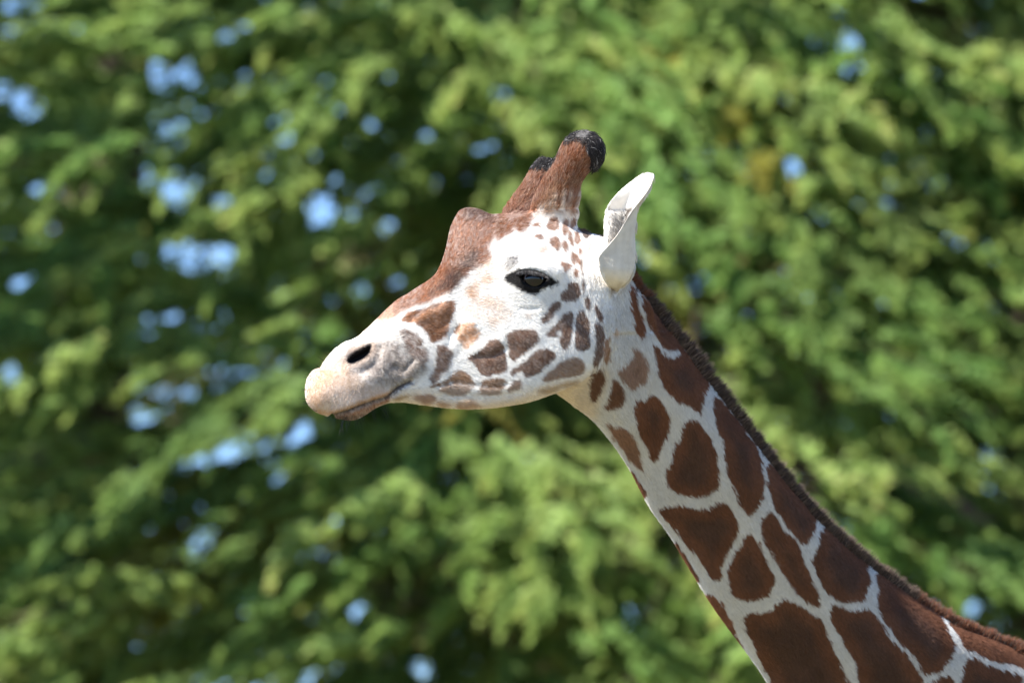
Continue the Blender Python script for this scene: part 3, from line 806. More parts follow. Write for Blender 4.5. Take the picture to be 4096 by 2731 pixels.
# neck patches
for sh, pp, c, so, core in (
        ('D', ((385, 225), (410, 260), (440, 370), (470, 470), (485, 550), (465, 605), (420, 570), (400, 480), (390, 400), (380, 300)), BROWN * 1.5, 3, None),
        ('D', ((390, 195), (405, 200), (440, 260), (425, 262), (400, 230)), DARK, 2, None),
        ('D', ((465, 310), (490, 325), (560, 400), (630, 500), (720, 600), (780, 690), (870, 800), (915, 880), (930, 930), (905, 990), (885, 1060), (880, 1135), (840, 1110), (770, 1060), (740, 1050), (690, 1020), (630, 960), (600, 900), (580, 840), (565, 760), (545, 690), (545, 645), (580, 670), (620, 710), (665, 740), (720, 720), (715, 680), (655, 690), (610, 650), (540, 570), (500, 480), (470, 380)), BROWN * 1.1, 1.8, DARK),
        ('D', ((430, 680), (470, 720), (505, 770), (515, 840), (495, 910), (440, 940), (395, 965), (350, 920), (315, 870), (305, 830), (350, 790), (400, 740), (405, 690)), np.array([.33, .20, .14]), 5, FACEB * 1.1),
        ('D', ((200, 600), (235, 600), (245, 680), (235, 770), (195, 770), (200, 690)), np.array([.36, .21, .13]), 4, None),
        ('D', ((170, 810), (200, 830), (200, 900), (180, 960), (130, 1050), (95, 1030), (90, 960), (100, 890), (130, 840)), FACEB * 1.15, 4, None),
        ('D', ((260, 885), (300, 900), (330, 950), (340, 1010), (320, 1070), (270, 1100), (205, 1095), (230, 1030), (245, 960)), FACEB * 1.5, 4, DARK),
        ('D', ((430, 1035), (480, 1030), (540, 1000), (570, 1025), (620, 1060), (650, 1110), (665, 1150), (655, 1220), (640, 1300), (600, 1390), (550, 1465), (500, 1380), (460, 1280), (425, 1180), (410, 1100)), BROWN * 1.1, 2, DARK),
        ('D', ((205, 1200), (280, 1220), (370, 1250), (420, 1320), (440, 1370), (450, 1440), (470, 1530), (400, 1480), (330, 1390), (250, 1290)), np.array([.26, .135, .08]), 5, None),
        ('E', ((407, -197), (465, -206), (524, -168), (570, -100), (601, -42), (625, 20), (635, 100), (640, 180), (635, 240), (590, 295), (530, 310), (450, 320), (370, 295), (310, 260), (280, 220), (275, 170), (300, 110), (315, 40), (340, -20), (375, -100)), BROWN, 2, DARK),
        ('E', ((601, -376), (650, -335), (700, -290), (780, -190), (850, -99), (890, -40), (915, 15), (935, 90), (940, 180), (955, 260), (940, 330), (905, 390), (855, 445), (820, 410), (785, 380), (760, 300), (720, 210), (690, 120), (680, 20), (660, -60), (620, -180), (600, -270)), BROWN, 2, DARK),
        ('E', ((970, 85), (1040, 130), (1130, 220), (1225, 330), (1300, 430), (1318, 500), (1290, 590), (1260, 630), (1210, 645), (1190, 620), (1130, 540), (1070, 460), (1030, 410), (1005, 330), (985, 240), (975, 160)), BROWN, 2, DARK),
        ('E', ((245, 390), (350, 375), (440, 385), (520, 395), (570, 400), (610, 370), (660, 350), (700, 370), (740, 420), (770, 480), (780, 540), (750, 620), (710, 700), (680, 770), (660, 850), (650, 900), (570, 860), (530, 780), (470, 700), (400, 610), (340, 540), (280, 470), (250, 430)), BROWN, 2, DARK),
        ('E', ((850, 570), (880, 580), (920, 640), (960, 720), (1000, 800), (1030, 870), (1025, 930), (990, 990), (930, 1030), (880, 1040), (800, 1020), (745, 1000), (730, 940), (715, 870), (710, 820), (740, 740), (790, 650), (820, 600)), BROWN * 1.05, 2, DARK),
        ('E', ((985, 420), (1015, 425), (1060, 490), (1120, 570), (1190, 640), (1230, 740), (1270, 820), (1300, 900), (1330, 970), (1350, 1020), (1335, 1075), (1290, 1055), (1200, 1000), (1130, 920), (1080, 820), (1020, 720), (950, 610), (930, 530), (945, 470)), BROWN, 2, DARK),
        ('E', ((825, 1170), (850, 1125), (940, 1120), (1010, 1110), (1050, 1060), (1100, 1030), (1200, 1060), (1290, 1130), (1360, 1180), (1400, 1270), (1440, 1350), (1490, 1450), (1530, 1560), (1560, 1700), (1300, 1790), (1100, 1700), (1000, 1560), (940, 1450), (880, 1320), (840, 1240)), BROWN, 2, DARK),
        ('E', ((560, 985), (640, 1018), (705, 1100), (730, 1170), (780, 1270), (830, 1360), (880, 1440), (920, 1530), (850, 1530), (700, 1300), (560, 1080)), RUST, 2, None),
        ('E', ((0, 70), (90, 190), (130, 250), (145, 315), (100, 300), (20, 150)), RUST * .8, 2, None),
        ('E', ((370, 640), (450, 770), (495, 840), (522, 885), (490, 885), (400, 740), (340, 640)), RUST * .8, 2, None),
        ('F', ((215, 400), (320, 475), (420, 560), (520, 655), (560, 700), (565, 760), (580, 830), (550, 920), (535, 970), (470, 985), (400, 985), (330, 965), (270, 935), (220, 880), (190, 810), (150, 730), (125, 640), (160, 580), (180, 500)), BROWN, 2, DARK),
        ('F', ((635, 770), (720, 805), (820, 880), (920, 950), (1020, 1020), (1080, 1070), (1130, 1105), (1170, 1170), (1200, 1240), (1240, 1310), (1250, 1360), (1215, 1440), (1190, 1490), (1120, 1540), (1040, 1568), (1000, 1530), (950, 1450), (880, 1370), (800, 1280), (730, 1180), (670, 1090), (640, 1000), (640, 900), (630, 830)), BROWN, 2, DARK),
        ('F', ((275, 1020), (330, 1005), (400, 1045), (480, 1050), (560, 1040), (620, 1080), (680, 1170), (750, 1270), (830, 1360), (900, 1440), (960, 1520), (1000, 1600), (960, 1720), (560, 1760), (480, 1500), (430, 1400), (380, 1310), (320, 1200), (280, 1130)), BROWN, 2, DARK),
        ('F', ((1180, 1130), (1300, 1190), (1400, 1235), (1700, 1340), (1900, 1420), (1850, 1530), (1691, 1490), (1600, 1480), (1500, 1440), (1420, 1400), (1330, 1370), (1290, 1290), (1240, 1210)), BROWN, 2, DARK),
        ('F', ((1340, 1450), (1420, 1440), (1530, 1500), (1691, 1550), (1800, 1600), (1700, 1800), (1300, 1760), (1310, 1560)), BROWN, 2, DARK),
        ('F', ((1060, 1620), (1200, 1560), (1260, 1640), (1240, 1780), (1060, 1790), (1010, 1700)), BROWN, 2, DARK)):
    paint(P(sh, *pp), c, so * .7, .97, core=core, jag=1.0, comb=True)
# ear: creamy back, shade of the hollow painted dark
paint(P('B', (1600, 1340), (1550, 1240), (1560, 1170), (1640, 1080), (1760, 915), (1900, 705), (2040, 470), (2060, 500), (1910, 760), (1890, 1200), (1830, 1400), (1700, 1520), (1630, 1440)), np.array([.66, .60, .51]), 2, .9, jag=.2)
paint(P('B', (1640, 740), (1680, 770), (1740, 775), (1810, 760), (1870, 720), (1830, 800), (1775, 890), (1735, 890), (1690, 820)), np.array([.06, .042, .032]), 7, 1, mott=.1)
for _x, _a in ((1690, .35), (1760, .3), (1810, .35), (1850, .25)):
    paint(P('B', (_x, 1090), (_x + 10, 1000), (_x + 25, 900), (_x + 32, 1000), (_x + 24, 1200), (_x + 4, 1330), (_x - 8, 1200)), np.array([.40, .35, .28]), 7, _a, mott=.4)
paint(P('B', (1570, 1250), (1600, 1160), (1660, 1130), (1640, 1260), (1600, 1310)), np.array([.50, .44, .36]), 8, .5)  # shading on the left of the ear back, painted in
paint(P('B', (1640, 1470), (1700, 1450), (1760, 1420), (1720, 1500), (1670, 1520)), np.array([.30, .24, .19]), 8, .6)  # fold at the ear base, its shade painted darker
coat *= (1 + 0.05 * LOW + 0.04 * MID)[..., None]
coat = np.clip(coat, 0.008, 0.9)

# beyond the drawn part: polygonal patches
cells = np.random.default_rng(3).uniform([1000, 1000], [3600, 4600], (110, 2))


def voro(u, v):
    d = np.hypot(u[:, None] - cells[None, :, 0], v[:, None] - cells[None, :, 1])
    d.sort(axis=1)
    return np.where((d[:, 1] - d[:, 0] > 38)[:, None], BROWN, WHITE)


def coat_at(u, v):
    xi = np.clip((u - CX0).astype(int), 0, W_ - 1); yi = np.clip((v - CY0).astype(int), 0, H_ - 1)
    c = coat[yi, xi].copy()
    out = (v > 1640) | (u > 2440)
    if out.any(): c[out] = voro(u[out], v[out])
    return c


# ------------------------------------------------------------------ giraffe objects
giraffe = bpy.data.objects.new('giraffe', None)
COL.objects.link(giraffe)
giraffe.location = (2.2, 0.1, 0.0)
tag(giraffe, 'reticulated giraffe with head in profile, brown patches and two tufted horns', 'giraffe')
GM = Matrix.Translation(giraffe.location).inverted()
g_off = np.array(giraffe.location)

Wd = to_world(E[:, 0], E[:, 1], E[:, 2]) - g_off
body_me.vertices.foreach_set('co', Wd.astype(np.float32).ravel())
body_me.update()
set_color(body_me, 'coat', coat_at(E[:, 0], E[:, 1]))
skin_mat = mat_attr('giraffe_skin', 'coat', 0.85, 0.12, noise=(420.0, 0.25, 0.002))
body_me.materials.clear(); body_me.materials.append(skin_mat)
body_me.polygons.foreach_set('use_smooth', np.ones(len(body_me.polygons), bool))

# trunk and legs, out of the picture (world metres)
def tube_m(pts, radii, n=20, flat=1.0):
    pts = catmull(np.array([[*p, *r] if np.ndim(r) else [*p, r, r] for p, r in zip(pts, radii)], float), 5)
    R = []
    for i, row in enumerate(pts):
        c = row[:3]
        t = pts[min(i + 1, len(pts) - 1), :3] - pts[max(i - 1, 0), :3]; t /= np.linalg.norm(t)
        a = np.cross(t, [0, 1, 0]); a /= np.linalg.norm(a) + 1e-9
        b = np.cross(a, t)
        ph = np.linspace(0, 2 * math.pi, n, endpoint=False)
        R.append(c + np.outer(np.cos(ph), a) * row[3] + np.outer(np.sin(ph), b) * row[4])
    return loft(R)


NB = to_world(*[np.array([x]) for x in (2380, 1960, nd[-2])])[0]
by = NB[1]
trunk_parts = [tube_m([(NB[0] + .02, by, NB[2] - .15), (NB[0] + .12, by, NB[2] - .28), (1.75, by, 2.45), (2.2, by, 2.28), (2.8, by, 2.2), (3.3, by, 2.15), (3.6, by, 2.1)],
                      [(.30, .18), (.40, .25), (.56, .32), (.56, .36), (.48, .38), (.42, .33), (.2, .18)], 28)]
for lx, ly, kx in ((1.72, -.17, .0), (1.85, .17, .12), (3.22, -.17, .08), (3.36, .17, .2)):
    front = lx < 2.5
    pts = [(lx, by + ly, 2.1), (lx, by + ly, 1.75), (lx + (0 if front else -.05), by + ly, 1.35), (lx + (0.01 if front else .1), by + ly, 0.95),
           (lx + (0 if front else .08), by + ly, 0.55), (lx + .0 + (0 if front else .05), by + ly, .2), (lx - .04, by + ly, .08), (lx - .07, by + ly, 0.0)]
    trunk_parts.append(tube_m(pts, [.22, .17, .12, .085, .06, .052, .07, .085], 16))
trunk_parts.append(tube_m([(3.62, by, 2.2), (3.74, by, 2.0), (3.78, by, 1.6), (3.79, by, 1.25)], [.05, .03, .02, .035], 10))
t_me = remesh(trunk_parts, 0.022, 8)
tv = get_co(t_me)
set_color(t_me, 'coat', voro((tv[:, 0]) * 1000 + 1176, 4880 - tv[:, 2] * 1000))
tv -= g_off
t_me.vertices.foreach_set('co', tv.astype(np.float32).ravel()); t_me.update()
t_me.materials.clear(); t_me.materials.append(skin_mat)
body = bpy.data.objects.new('body', body_me); COL.objects.link(body)
import bmesh
bm = bmesh.new(); bm.from_mesh(body_me); bm.from_mesh(t_me); bm.to_mesh(body_me); bm.free()
bpy.data.meshes.remove(t_me)
body_me.polygons.foreach_set('use_smooth', np.ones(len(body_me.polygons), bool))
body.parent = giraffe

# eyes
eye_mat, ent, eb = node_mat('eye_dark')
etc = ent.nodes.new('ShaderNodeTexCoord'); egr = ent.nodes.new('ShaderNodeTexNoise'); egr.inputs['Scale'].default_value = 60
emx = ent.nodes.new('ShaderNodeMix'); emx.data_type = 'RGBA'
emx.inputs[6].default_value = (0.003, 0.003, 0.004, 1); emx.inputs[7].default_value = (0.012, 0.009, 0.008, 1)
ent.links.new(etc.outputs['Object'], egr.inputs['Vector']); ent.links.new(egr.outputs['Fac'], emx.inputs[0])
ent.links.new(emx.outputs[2], eb.inputs['Base Color'])
eb.inputs['Roughness'].default_value = 0.04
eb.inputs['Specular IOR Level'].default_value = 0.45


def sphere_mesh(name, r, n=32):
    import bmesh as bmm
    me = bpy.data.meshes.new(name); b_ = bmm.new()
    bmm.ops.create_uvsphere(b_, u_segments=n, v_segments=n // 2, radius=r)
    b_.to_mesh(me); b_.free()
    me.polygons.foreach_set('use_smooth', np.ones(len(me.polygons), bool))
    return me


R_EYE = 31.0
eye_me = sphere_mesh('eye', R_EYE / 1000.0, 40); eye_me.materials.append(eye_mat)
eye_d = eye_surf + R_EYE - 5.0
far_d = 2 * mid_d(EYE_C[0], EYE_C[1]) - eye_surf - R_EYE + 4
for dd in (eye_d, far_d):
    e = bpy.data.objects.new('eye', eye_me); COL.objects.link(e); e.parent = giraffe
    e.location = to_world(EYE_C[0], EYE_C[1], dd) - g_off

# ------------------------------------------------------------------ fur
fur_mat, fnt, fb = node_mat('giraffe_fur')
fa = fnt.nodes.new('ShaderNodeAttribute'); fa.attribute_name = 'fur_color'
fnt.links.new(fa.outputs['Color'], fb.inputs['Base Color'])
fb.inputs['Roughness'].default_value = 0.48
fb.inputs['Specular IOR Level'].default_value = 0.24
scene.cycles_curves.shape = 'RIBBONS'


def make_hair(name, pts, radius, color, parent=giraffe):
    """pts (n, k, 3) world metres, radius (n, k), color (n, 3)"""
    n, k = pts.shape[:2]
    hc = bpy.data.hair_curves.new(name)
    hc.add_curves([k] * n)
    hc.attributes['position'].data.foreach_set('vector', (pts - g_off).astype(np.float32).ravel())
    ra = hc.attributes.get('radius') or hc.attributes.new('radius', 'FLOAT', 'POINT')
    ra.data.foreach_set('value', radius.astype(np.float32).ravel())
    ca = hc.attributes.new('fur_color', 'FLOAT_COLOR', 'CURVE')
    c4 = np.ones((n, 4), np.float32); c4[:, :3] = color
    ca.data.foreach_set('color', c4.ravel())
    hc.materials.append(fur_mat)
    o = bpy.data.objects.new(name, hc); COL.objects.link(o); o.parent = parent
    o['kind'] = 'stuff'
    return o


# sample roots on the near and edge-on surface of the shaped mesh
me0 = body_me
me0.calc_loop_triangles()
ltri = np.empty(len(me0.loop_triangles) * 3, np.int32); me0.loop_triangles.foreach_get('vertices', ltri); ltri = ltri.reshape(-1, 3)
ltri = ltri[(ltri < nv).all(1)]
A_, B_, C_ = E[ltri[:, 0]], E[ltri[:, 1]], E[ltri[:, 2]]
fn = np.cross(B_ - A_, C_ - A_); ar = np.linalg.norm(fn, axis=1) / 2
vn = get_no(body_me)[:nv]
# world normals -> elevation normals
vne = np.stack([vn[:, 0], -(-vn[:, 1] * ST + vn[:, 2] * CT), vn[:, 1] * CT + vn[:, 2] * ST], -1)
cen = (A_ + B_ + C_) / 3
tn = (vne[ltri[:, 0]] + vne[ltri[:, 1]] + vne[ltri[:, 2]]) / 3
keep = (tn[:, 2] < 0.45) & (cen[:, 0] < 2480) & (cen[:, 1] < 1680)
dens = np.where(keep, ar, 0.0)
NH = 420000
dens /= dens.sum()
tri = rng.choice(len(ltri), NH, p=dens)
r1, r2 = np.sqrt(rng.random(NH)), rng.random(NH)
w0, w1, w2 = 1 - r1, r1 * (1 - r2), r1 * r2
root = A_[tri] * w0[:, None] + B_[tri] * w1[:, None] + C_[tri] * w2[:, None]
nor = vne[ltri[tri, 0]] * w0[:, None] + vne[ltri[tri, 1]] * w1[:, None] + vne[ltri[tri, 2]] * w2[:, None]
nor /= np.linalg.norm(nor, axis=1, keepdims=True) + 1e-9
ru, rv = root[:, 0], root[:, 1]

EARP = P('B', (1600, 985), (1600, 900), (1615, 790), (1640, 720), (1700, 630), (1850, 500), (1990, 420), (2060, 440), (2040, 520), (1910, 720), (1885, 900), (1885, 1220), (1840, 1370), (1700, 1530), (1620, 1430), (1550, 1300), (1545, 1200), (1600, 1100))
HORNP = P('B', (650, 790), (720, 650), (950, 250), (1100, 230), (1180, 230), (1300, 20), (1660, 40), (1640, 330), (1480, 420), (1400, 560), (1400, 740), (1150, 760), (1000, 760), (850, 800))
is_ear = inside(ru, rv, EARP) & (root[:, 2] < 60)
is_horn = inside(ru, rv, HORNP) & ~is_ear
line_n = P('C', (1300, 1370), (1480, 1120), (1600, 960), (1620, 800), (1600, 640), (1640, 450), (1700, 380))
is_neck = ~is_ear & ~is_horn & (ru > np.interp(rv, line_n[::-1, 1], line_n[::-1, 0]))
is_neck |= (rv > P('C', (0, 1430))[0, 1]) & (ru > 1300)
is_head = ~(is_ear | is_horn | is_neck)
muz = is_head & (ru < 900)

# lie of the coat
ctrl = np.array([  # u, v, du, dv
    (720, 860, -.3, 1), (760, 930, .1, 1), (850, 880, .5, .9), (800, 800, .5, .3), (780, 790, .2, -.6), (900, 720, .7, -.5), (1000, 640, .5, -.8), (1050, 540, .1, -1), (1090, 490, .5, -.6),
    (980, 800, .7, .7), (1000, 900, 1, .3), (1050, 750, .8, .5), (1100, 650, .6, .3), (1150, 580, .5, -.5), (1220, 560, .6, -.3), (1220, 730, .8, .5), (1180, 850, .8, .6), (1280, 800, .5, .9), (1320, 860, .8, .4),
    (1300, 680, .5, .9), (1370, 700, .2, 1), (1300, 560, .2, .4), (1380, 600, -.1, 1), (1390, 840, .3, 1), (1480, 800, .5, .9), (1500, 1000, .4, 1), (1600, 900, .6, .85), (1650, 1200, .45, .9), (1800, 1150, .6, .8),
    (1750, 1450, .4, .95), (2000, 1400, .6, .85), (2250, 1500, .75, .7)], float)
flow = np.zeros((NH, 2)); wt = np.zeros(NH)
for cu, cv, du, dv in ctrl:
    w = 1.0 / ((ru - cu) ** 2 + (rv - cv) ** 2 + 400) ** 1.4
    L = math.hypot(du, dv)
    flow[:, 0] += w * du / L; flow[:, 1] += w * dv / L; wt += w
flow /= wt[:, None]
flow[is_horn] = (0.38, -0.92)
flow[is_ear] = (0.5, -0.85)
flow += np.stack([vnoise(ru / 26., rv / 26., 21), vnoise(ru / 26., rv / 26., 22)], -1) * 0.22
flow += rng.normal(0, 0.16, flow.shape)
tan = np.concatenate([flow, np.zeros((NH, 1))], 1)
tan -= nor * (tan * nor).sum(1, keepdims=True)
tan /= np.linalg.norm(tan, axis=1, keepdims=True) + 1e-9
length = np.select([is_horn, is_ear, is_neck, muz], [12.0, 3.2, 11.5, 4.5], 7.5) * rng.uniform(.6, 1.25, NH)
lift = np.select([is_horn, is_ear, is_neck, muz], [.36, .14, .30, .28], .22) + rng.normal(0, .045, NH)
sdn_r = sdist(ru, rv, NOSTRIL); sde_r = sdist(ru, rv, EYE_OPEN)
eyeblk = sdist(ru, rv, EYE_BLACK)
ok = (sdn_r < 0.5) & (sde_r < -3)
_tip = P('B', (2020, 438))[0]
ok &= ~(is_ear & (np.hypot(ru - _tip[0], rv - _tip[1]) < 16))
length = np.where(eyeblk > 3, length * .4, length)
# black tuft on the near horn, longer hairs swept over the back of the tip
TUFT = P('B', (1240, 190), (1290, 90), (1380, 30), (1560, 60), (1650, 160), (1620, 320), (1540, 390), (1470, 370), (1480, 300), (1440, 240), (1420, 170), (1340, 150))
TUFT2 = P('B', (940, 400), (970, 300), (1060, 240), (1200, 250), (1160, 340), (1110, 420))
is_tuft = (inside(ru, rv, TUFT) | inside(ru, rv, TUFT2)) & is_horn
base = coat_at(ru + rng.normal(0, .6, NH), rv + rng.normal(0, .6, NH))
bright = rng.normal(1.0, .11, NH)[:, None]
_b0 = base.mean(1, keepdims=True)
bright = np.where(_b0 < .2, 1 + (bright - 1) * 2.0, bright) * np.where(_b0 < .2, 1 + .16 * vnoise(ru / 30., rv / 30., 51)[:, None], 1)
base = np.clip(base * bright, .006, .88)
# a few pale or dark guard hairs in the rust and brown areas
lum = base.mean(1)
pale = (rng.random(NH) < .14) & is_horn & ~is_tuft
base[pale] = base[pale] * .35 + np.array([.50, .34, .23]) * .65
pale = (rng.random(NH) < .10) & is_head & (lum < .25) & (lum > .06)
base[pale] = base[pale] * .5 + np.array([.5, .38, .28]) * .5

tt = np.array([0, .35, .7, 1.0])
along = length[:, None] * tt[None, :]
bend = np.array([1.0, .75, .4, .1])
rise = length[:, None] * lift[:, None] * np.array([0, .45, .75, .85])[None, :]
pts = root[:, None, :] - nor[:, None, :] * 0.4 + tan[:, None, :] * along[..., None] + nor[:, None, :] * rise[..., None]
rad = np.array([.36, .32, .22, .05]) / 1000.0
radn = np.tile(rad, (NH, 1)) * rng.uniform(.8, 1.25, NH)[:, None]


def emit(name, mask):
    m = mask & ok
    w = to_world(pts[m][..., 0], pts[m][..., 1], pts[m][..., 2])
    return make_hair(name, w, radn[m], base[m])


emit('head_fur', is_head)
emit('neck_fur', is_neck)
emit('ear_fur', is_ear)
emit('horn_fur', is_horn & ~is_tuft)

# horn tufts
mt = np.where(is_tuft)[0]
mt = np.repeat(mt, 3)
n_t = len(mt)
tr = root[mt] + rng.normal(0, 2.0, (n_t, 3))
big = inside(tr[:, 0], tr[:, 1], TUFT)
cx, cy = P('B', (1400, 230))[0]
out = nor[mt]
sw = np.where(big[:, None], np.array([.75, .55, -.1]), np.array([.5, -.7, -.1]))
sw = sw + rng.normal(0, .25, (n_t, 3))
swt = sw - out * (sw * out).sum(1, keepdims=True)
swt /= np.linalg.norm(swt, axis=1, keepdims=True) + 1e-9
rightness = sstep(P('B', (1330, 0))[0, 0], P('B', (1480, 0))[0, 0], tr[:, 0])
Lt = np.where(big, 9 + 9 * rightness, 8.0) * rng.uniform(.6, 1.2, n_t)
t5 = np.array([0, .25, .5, .75, 1.0])
al5 = Lt[:, None] * np.array([0, .24, .46, .66, .82])[None]
ri5 = Lt[:, None] * np.array([0, .22, .30, .27, .15])[None] * rng.uniform(.7, 1.3, n_t)[:, None]
tp = tr[:, None] + swt[:, None] * al5[..., None] + out[:, None] * ri5[..., None]
tp[..., 1] += (Lt[:, None] * np.array([0, .02, .08, .18, .32])[None]) * rightness[:, None]
tc_ = np.tile(CHAR * .55, (n_t, 1)) * rng.uniform(.5, 1.6, n_t)[:, None]
gl = rng.random(n_t) < .06
tc_[gl] = np.array([.3, .28, .27])
gr_ = inside(tr[:, 0], tr[:, 1], P('B', (1340, 100), (1390, 55), (1450, 70), (1420, 110), (1380, 125)))
tc_[gr_] = np.array([.16, .15, .145])
make_hair('horn_tuft', to_world(tp[..., 0], tp[..., 1], tp[..., 2]), np.tile(np.array([.45, .45, .4, .3, .08]) / 1000, (n_t, 1)), tc_)

# white fringe inside the ear
nf_ = 3600
i_ = rng.integers(0, ear_sec.shape[0], nf_)
rowf = rng.uniform(.26, .60, nf_) * (ear_sec.shape[0] - 1)
i0 = rowf.astype(int)
j0 = rng.integers(0, 20, nf_)
er = ear_sec[i0, j0]
toN = ear_sec[i0, 55] - er; toN /= np.linalg.norm(toN, axis=1, keepdims=True)
dirr = toN + np.array([.1, .25, -.35]) + rng.normal(0, .2, (nf_, 3)); dirr /= np.linalg.norm(dirr, axis=1, keepdims=True)
Lf = rng.uniform(8, 26, nf_) * np.interp(rowf / (ear_sec.shape[0] - 1), [.3, .5, .65, .8], [1, 1, .7, .3])
fp = er[:, None] + dirr[:, None] * (Lf[:, None] * np.array([0, .35, .7, 1.0])[None])[..., None]
fp[..., 1] += Lf[:, None] * np.array([0, .03, .12, .26])[None]
make_hair('ear_fringe', to_world(fp[..., 0], fp[..., 1], fp[..., 2]), np.tile(np.array([.4, .35, .25, .06]) / 1000, (nf_, 1)), np.tile(WHITE, (nf_, 1)) * rng.uniform(.85, 1.08, nf_)[:, None])

# mane
mane_line = np.concatenate([P('B', (1375, 925), (1480, 978), (1590, 1000), (1700, 1060), (1800, 1180)), P('D', (398, 165), (440, 262), (480, 322), (540, 402), (610, 502), (690, 602), (770, 702), (850, 802), (910, 892), (980, 992), (1060, 1092), (1150, 1202), (1220, 1302), (1300, 1402), (1390, 1512)),
                            P('F', (60, 237), (130, 307), (210, 397), (300, 472), (400, 562), (500, 657), (600, 737), (700, 807), (800, 882), (900, 952), (1000, 1022), (1100, 1092), (1200, 1152), (1300, 1207), (1400, 1247), (1500, 1292), (1691, 1362), (1900, 1460), (2200, 1640))])
ml = resample(mane_line, 900)
mt_ = np.gradient(ml, axis=0); mt_ /= np.linalg.norm(mt_, axis=1, keepdims=True)
mnrm = np.stack([mt_[:, 1], -mt_[:, 0]], -1)      # outward (up-right)
backs = np.array([q for p, q in neck_pairs]); backd = np.array(nd)
ks = np.interp(np.arange(900), [0, 899], [0, 1])
dcen = np.array([backd[np.argmin(np.hypot(*(backs - m_).T))] for m_ in ml])
dcen = np.convolve(np.pad(dcen, 40, mode='edge'), np.ones(81) / 81, 'valid')
dcen[:60] = np.linspace(mid_d(1350, 545), dcen[60], 60)
nm = 46000
mi = rng.integers(0, 900, nm)
lat = rng.normal(0, 8.5, nm)
mroot = np.concatenate([ml[mi] + mt_[mi] * rng.uniform(-1.5, 1.5, nm)[:, None] - mnrm[mi] * (4.0 + np.abs(lat)[:, None] * .25), (dcen[mi] + lat)[:, None]], 1)
mt0 = mi / 899.0
is_top = ml[mi, 0] < P('D', (395, 0))[0, 0]
clump = vnoise(mi / 3.0, lat * 0.05 + 9, 31)
clump = clump + .9 * vnoise(mi / 1.6, np.round(lat / 6.0) * 7.7, 33)
Lm = np.interp(ml[mi, 0], [1350, 1400, 1450, 1480, 1560, 1700, 1900, 2100, 2352], [9, 10, 16, 27, 34, 33, 29, 27, 27]) * (1 + .24 * clump) * rng.uniform(.5, 1.12, nm)
md = np.concatenate([mnrm[mi] - mt_[mi] * 0.18 + mt_[mi] * (.45 * vnoise(mi / 2.2, np.round(lat / 6.0) * 5.1 + 3.3, 32))[:, None], (lat * .018)[:, None]], 1) + rng.normal(0, .13, (nm, 3))
md /= np.linalg.norm(md, axis=1, keepdims=True)
mp = mroot[:, None] + md[:, None] * (Lm[:, None] * np.array([0, .4, .75, 1.0])[None])[..., None]
mp[..., 0] += (mt_[mi, 0][:, None]) * (Lm[:, None] * np.array([0, .0, .04, .10])[None])
mc = np.tile(np.array([.062, .040, .032]), (nm, 1)) * rng.uniform(.6, 1.5, nm)[:, None]
tipk = rng.random(nm) < .34
mc[tipk] = np.array([.20, .145, .11]) * rng.uniform(.7, 1.3, tipk.sum())[:, None]
rust_sun = (np.abs(ml[mi, 0] - 1458) < 26) & (rng.random(nm) < .7) | ((ml[mi, 0] > 2130) & (rng.random(nm) < .6))  # rusty hairs by the ear; lower end coloured rust for sunlight
mc[rust_sun] = np.array([.22, .085, .045]) * rng.uniform(.6, 1.3, rust_sun.sum())[:, None]
make_hair('mane', to_world(mp[..., 0], mp[..., 1], mp[..., 2]), np.tile(np.array([.5, .42, .28, .06]) / 1000, (nm, 1)), mc)


# whiskers and lashes
def near_depth(u, v, rad_=7):
    m = (np.hypot(E[:, 0] - u, E[:, 1] - v) < rad_)
    return E[m, 2].min() if m.any() else mid_d(u, v)


wh = []
for k in range(70):
    t = rng.random()
    if t < .45:
        p0 = P('A', (rng.uniform(350, 640), rng.uniform(1330, 1385)))[0]; dr = np.array([rng.uniform(-.5, .5), 1.0, rng.uniform(-.5, .2)]); L = rng.uniform(18, 52)
    elif t < .62:
        p0 = P('A', (rng.uniform(640, 860), rng.uniform(1230, 1300)))[0]; dr = np.array([rng.uniform(.1, .7), 1.0, rng.uniform(-.5, .1)]); L = rng.uniform(18, 45)
    elif t < .85:
        p0 = P('A', [(84, 1190), (80, 1100), (90, 1040), (105, 1235), (125, 970), (180, 1305), (150, 1285)][rng.integers(7)])[0]; dr = np.array([-1.0, rng.uniform(-.3, .3), rng.uniform(-.6, .1)]); L = rng.uniform(8, 22)
    else:
        p0 = P('A', [(215, 905), (260, 845), (300, 785), (400, 680)][rng.integers(4)])[0]; dr = np.array([-.7, -.6, -.4]); L = rng.uniform(10, 34)
    dr /= np.linalg.norm(dr)
    d0 = near_depth(*p0) + 5
    q = np.array([[*p0, d0] + dr * L * s_ + np.array([rng.normal(0, 2), 0, 0]) * s_ * s_ for s_ in (0, .33, .66, 1)])
    wh.append(q)
wh = np.array(wh)
make_hair('whiskers', to_world(wh[..., 0], wh[..., 1], wh[..., 2]), np.tile(np.array([.26, .23, .18, .07]) / 1000, (len(wh), 1)), np.tile(CHAR * .8, (len(wh), 1)))
lid = catmull(P('G', (640, 740), (760, 690), (900, 680), (1050, 695), (1200, 725), (1330, 770), (1440, 850)), 8)
lid = resample(lid, 60)
nl = 420
li = rng.integers(0, 60, nl)
lr = np.concatenate([lid[li] + rng.normal(0, .8, (nl, 2)), np.full((nl, 1), eye_surf - 2.0)], 1)
fx_ = li / 59.0
ld = np.stack([-.35 + .9 * fx_ + rng.normal(0, .12, nl), .75 + rng.normal(0, .12, nl), np.full(nl, -.75)], -1); ld /= np.linalg.norm(ld, axis=1, keepdims=True)
Ll = rng.uniform(8, 15, nl)
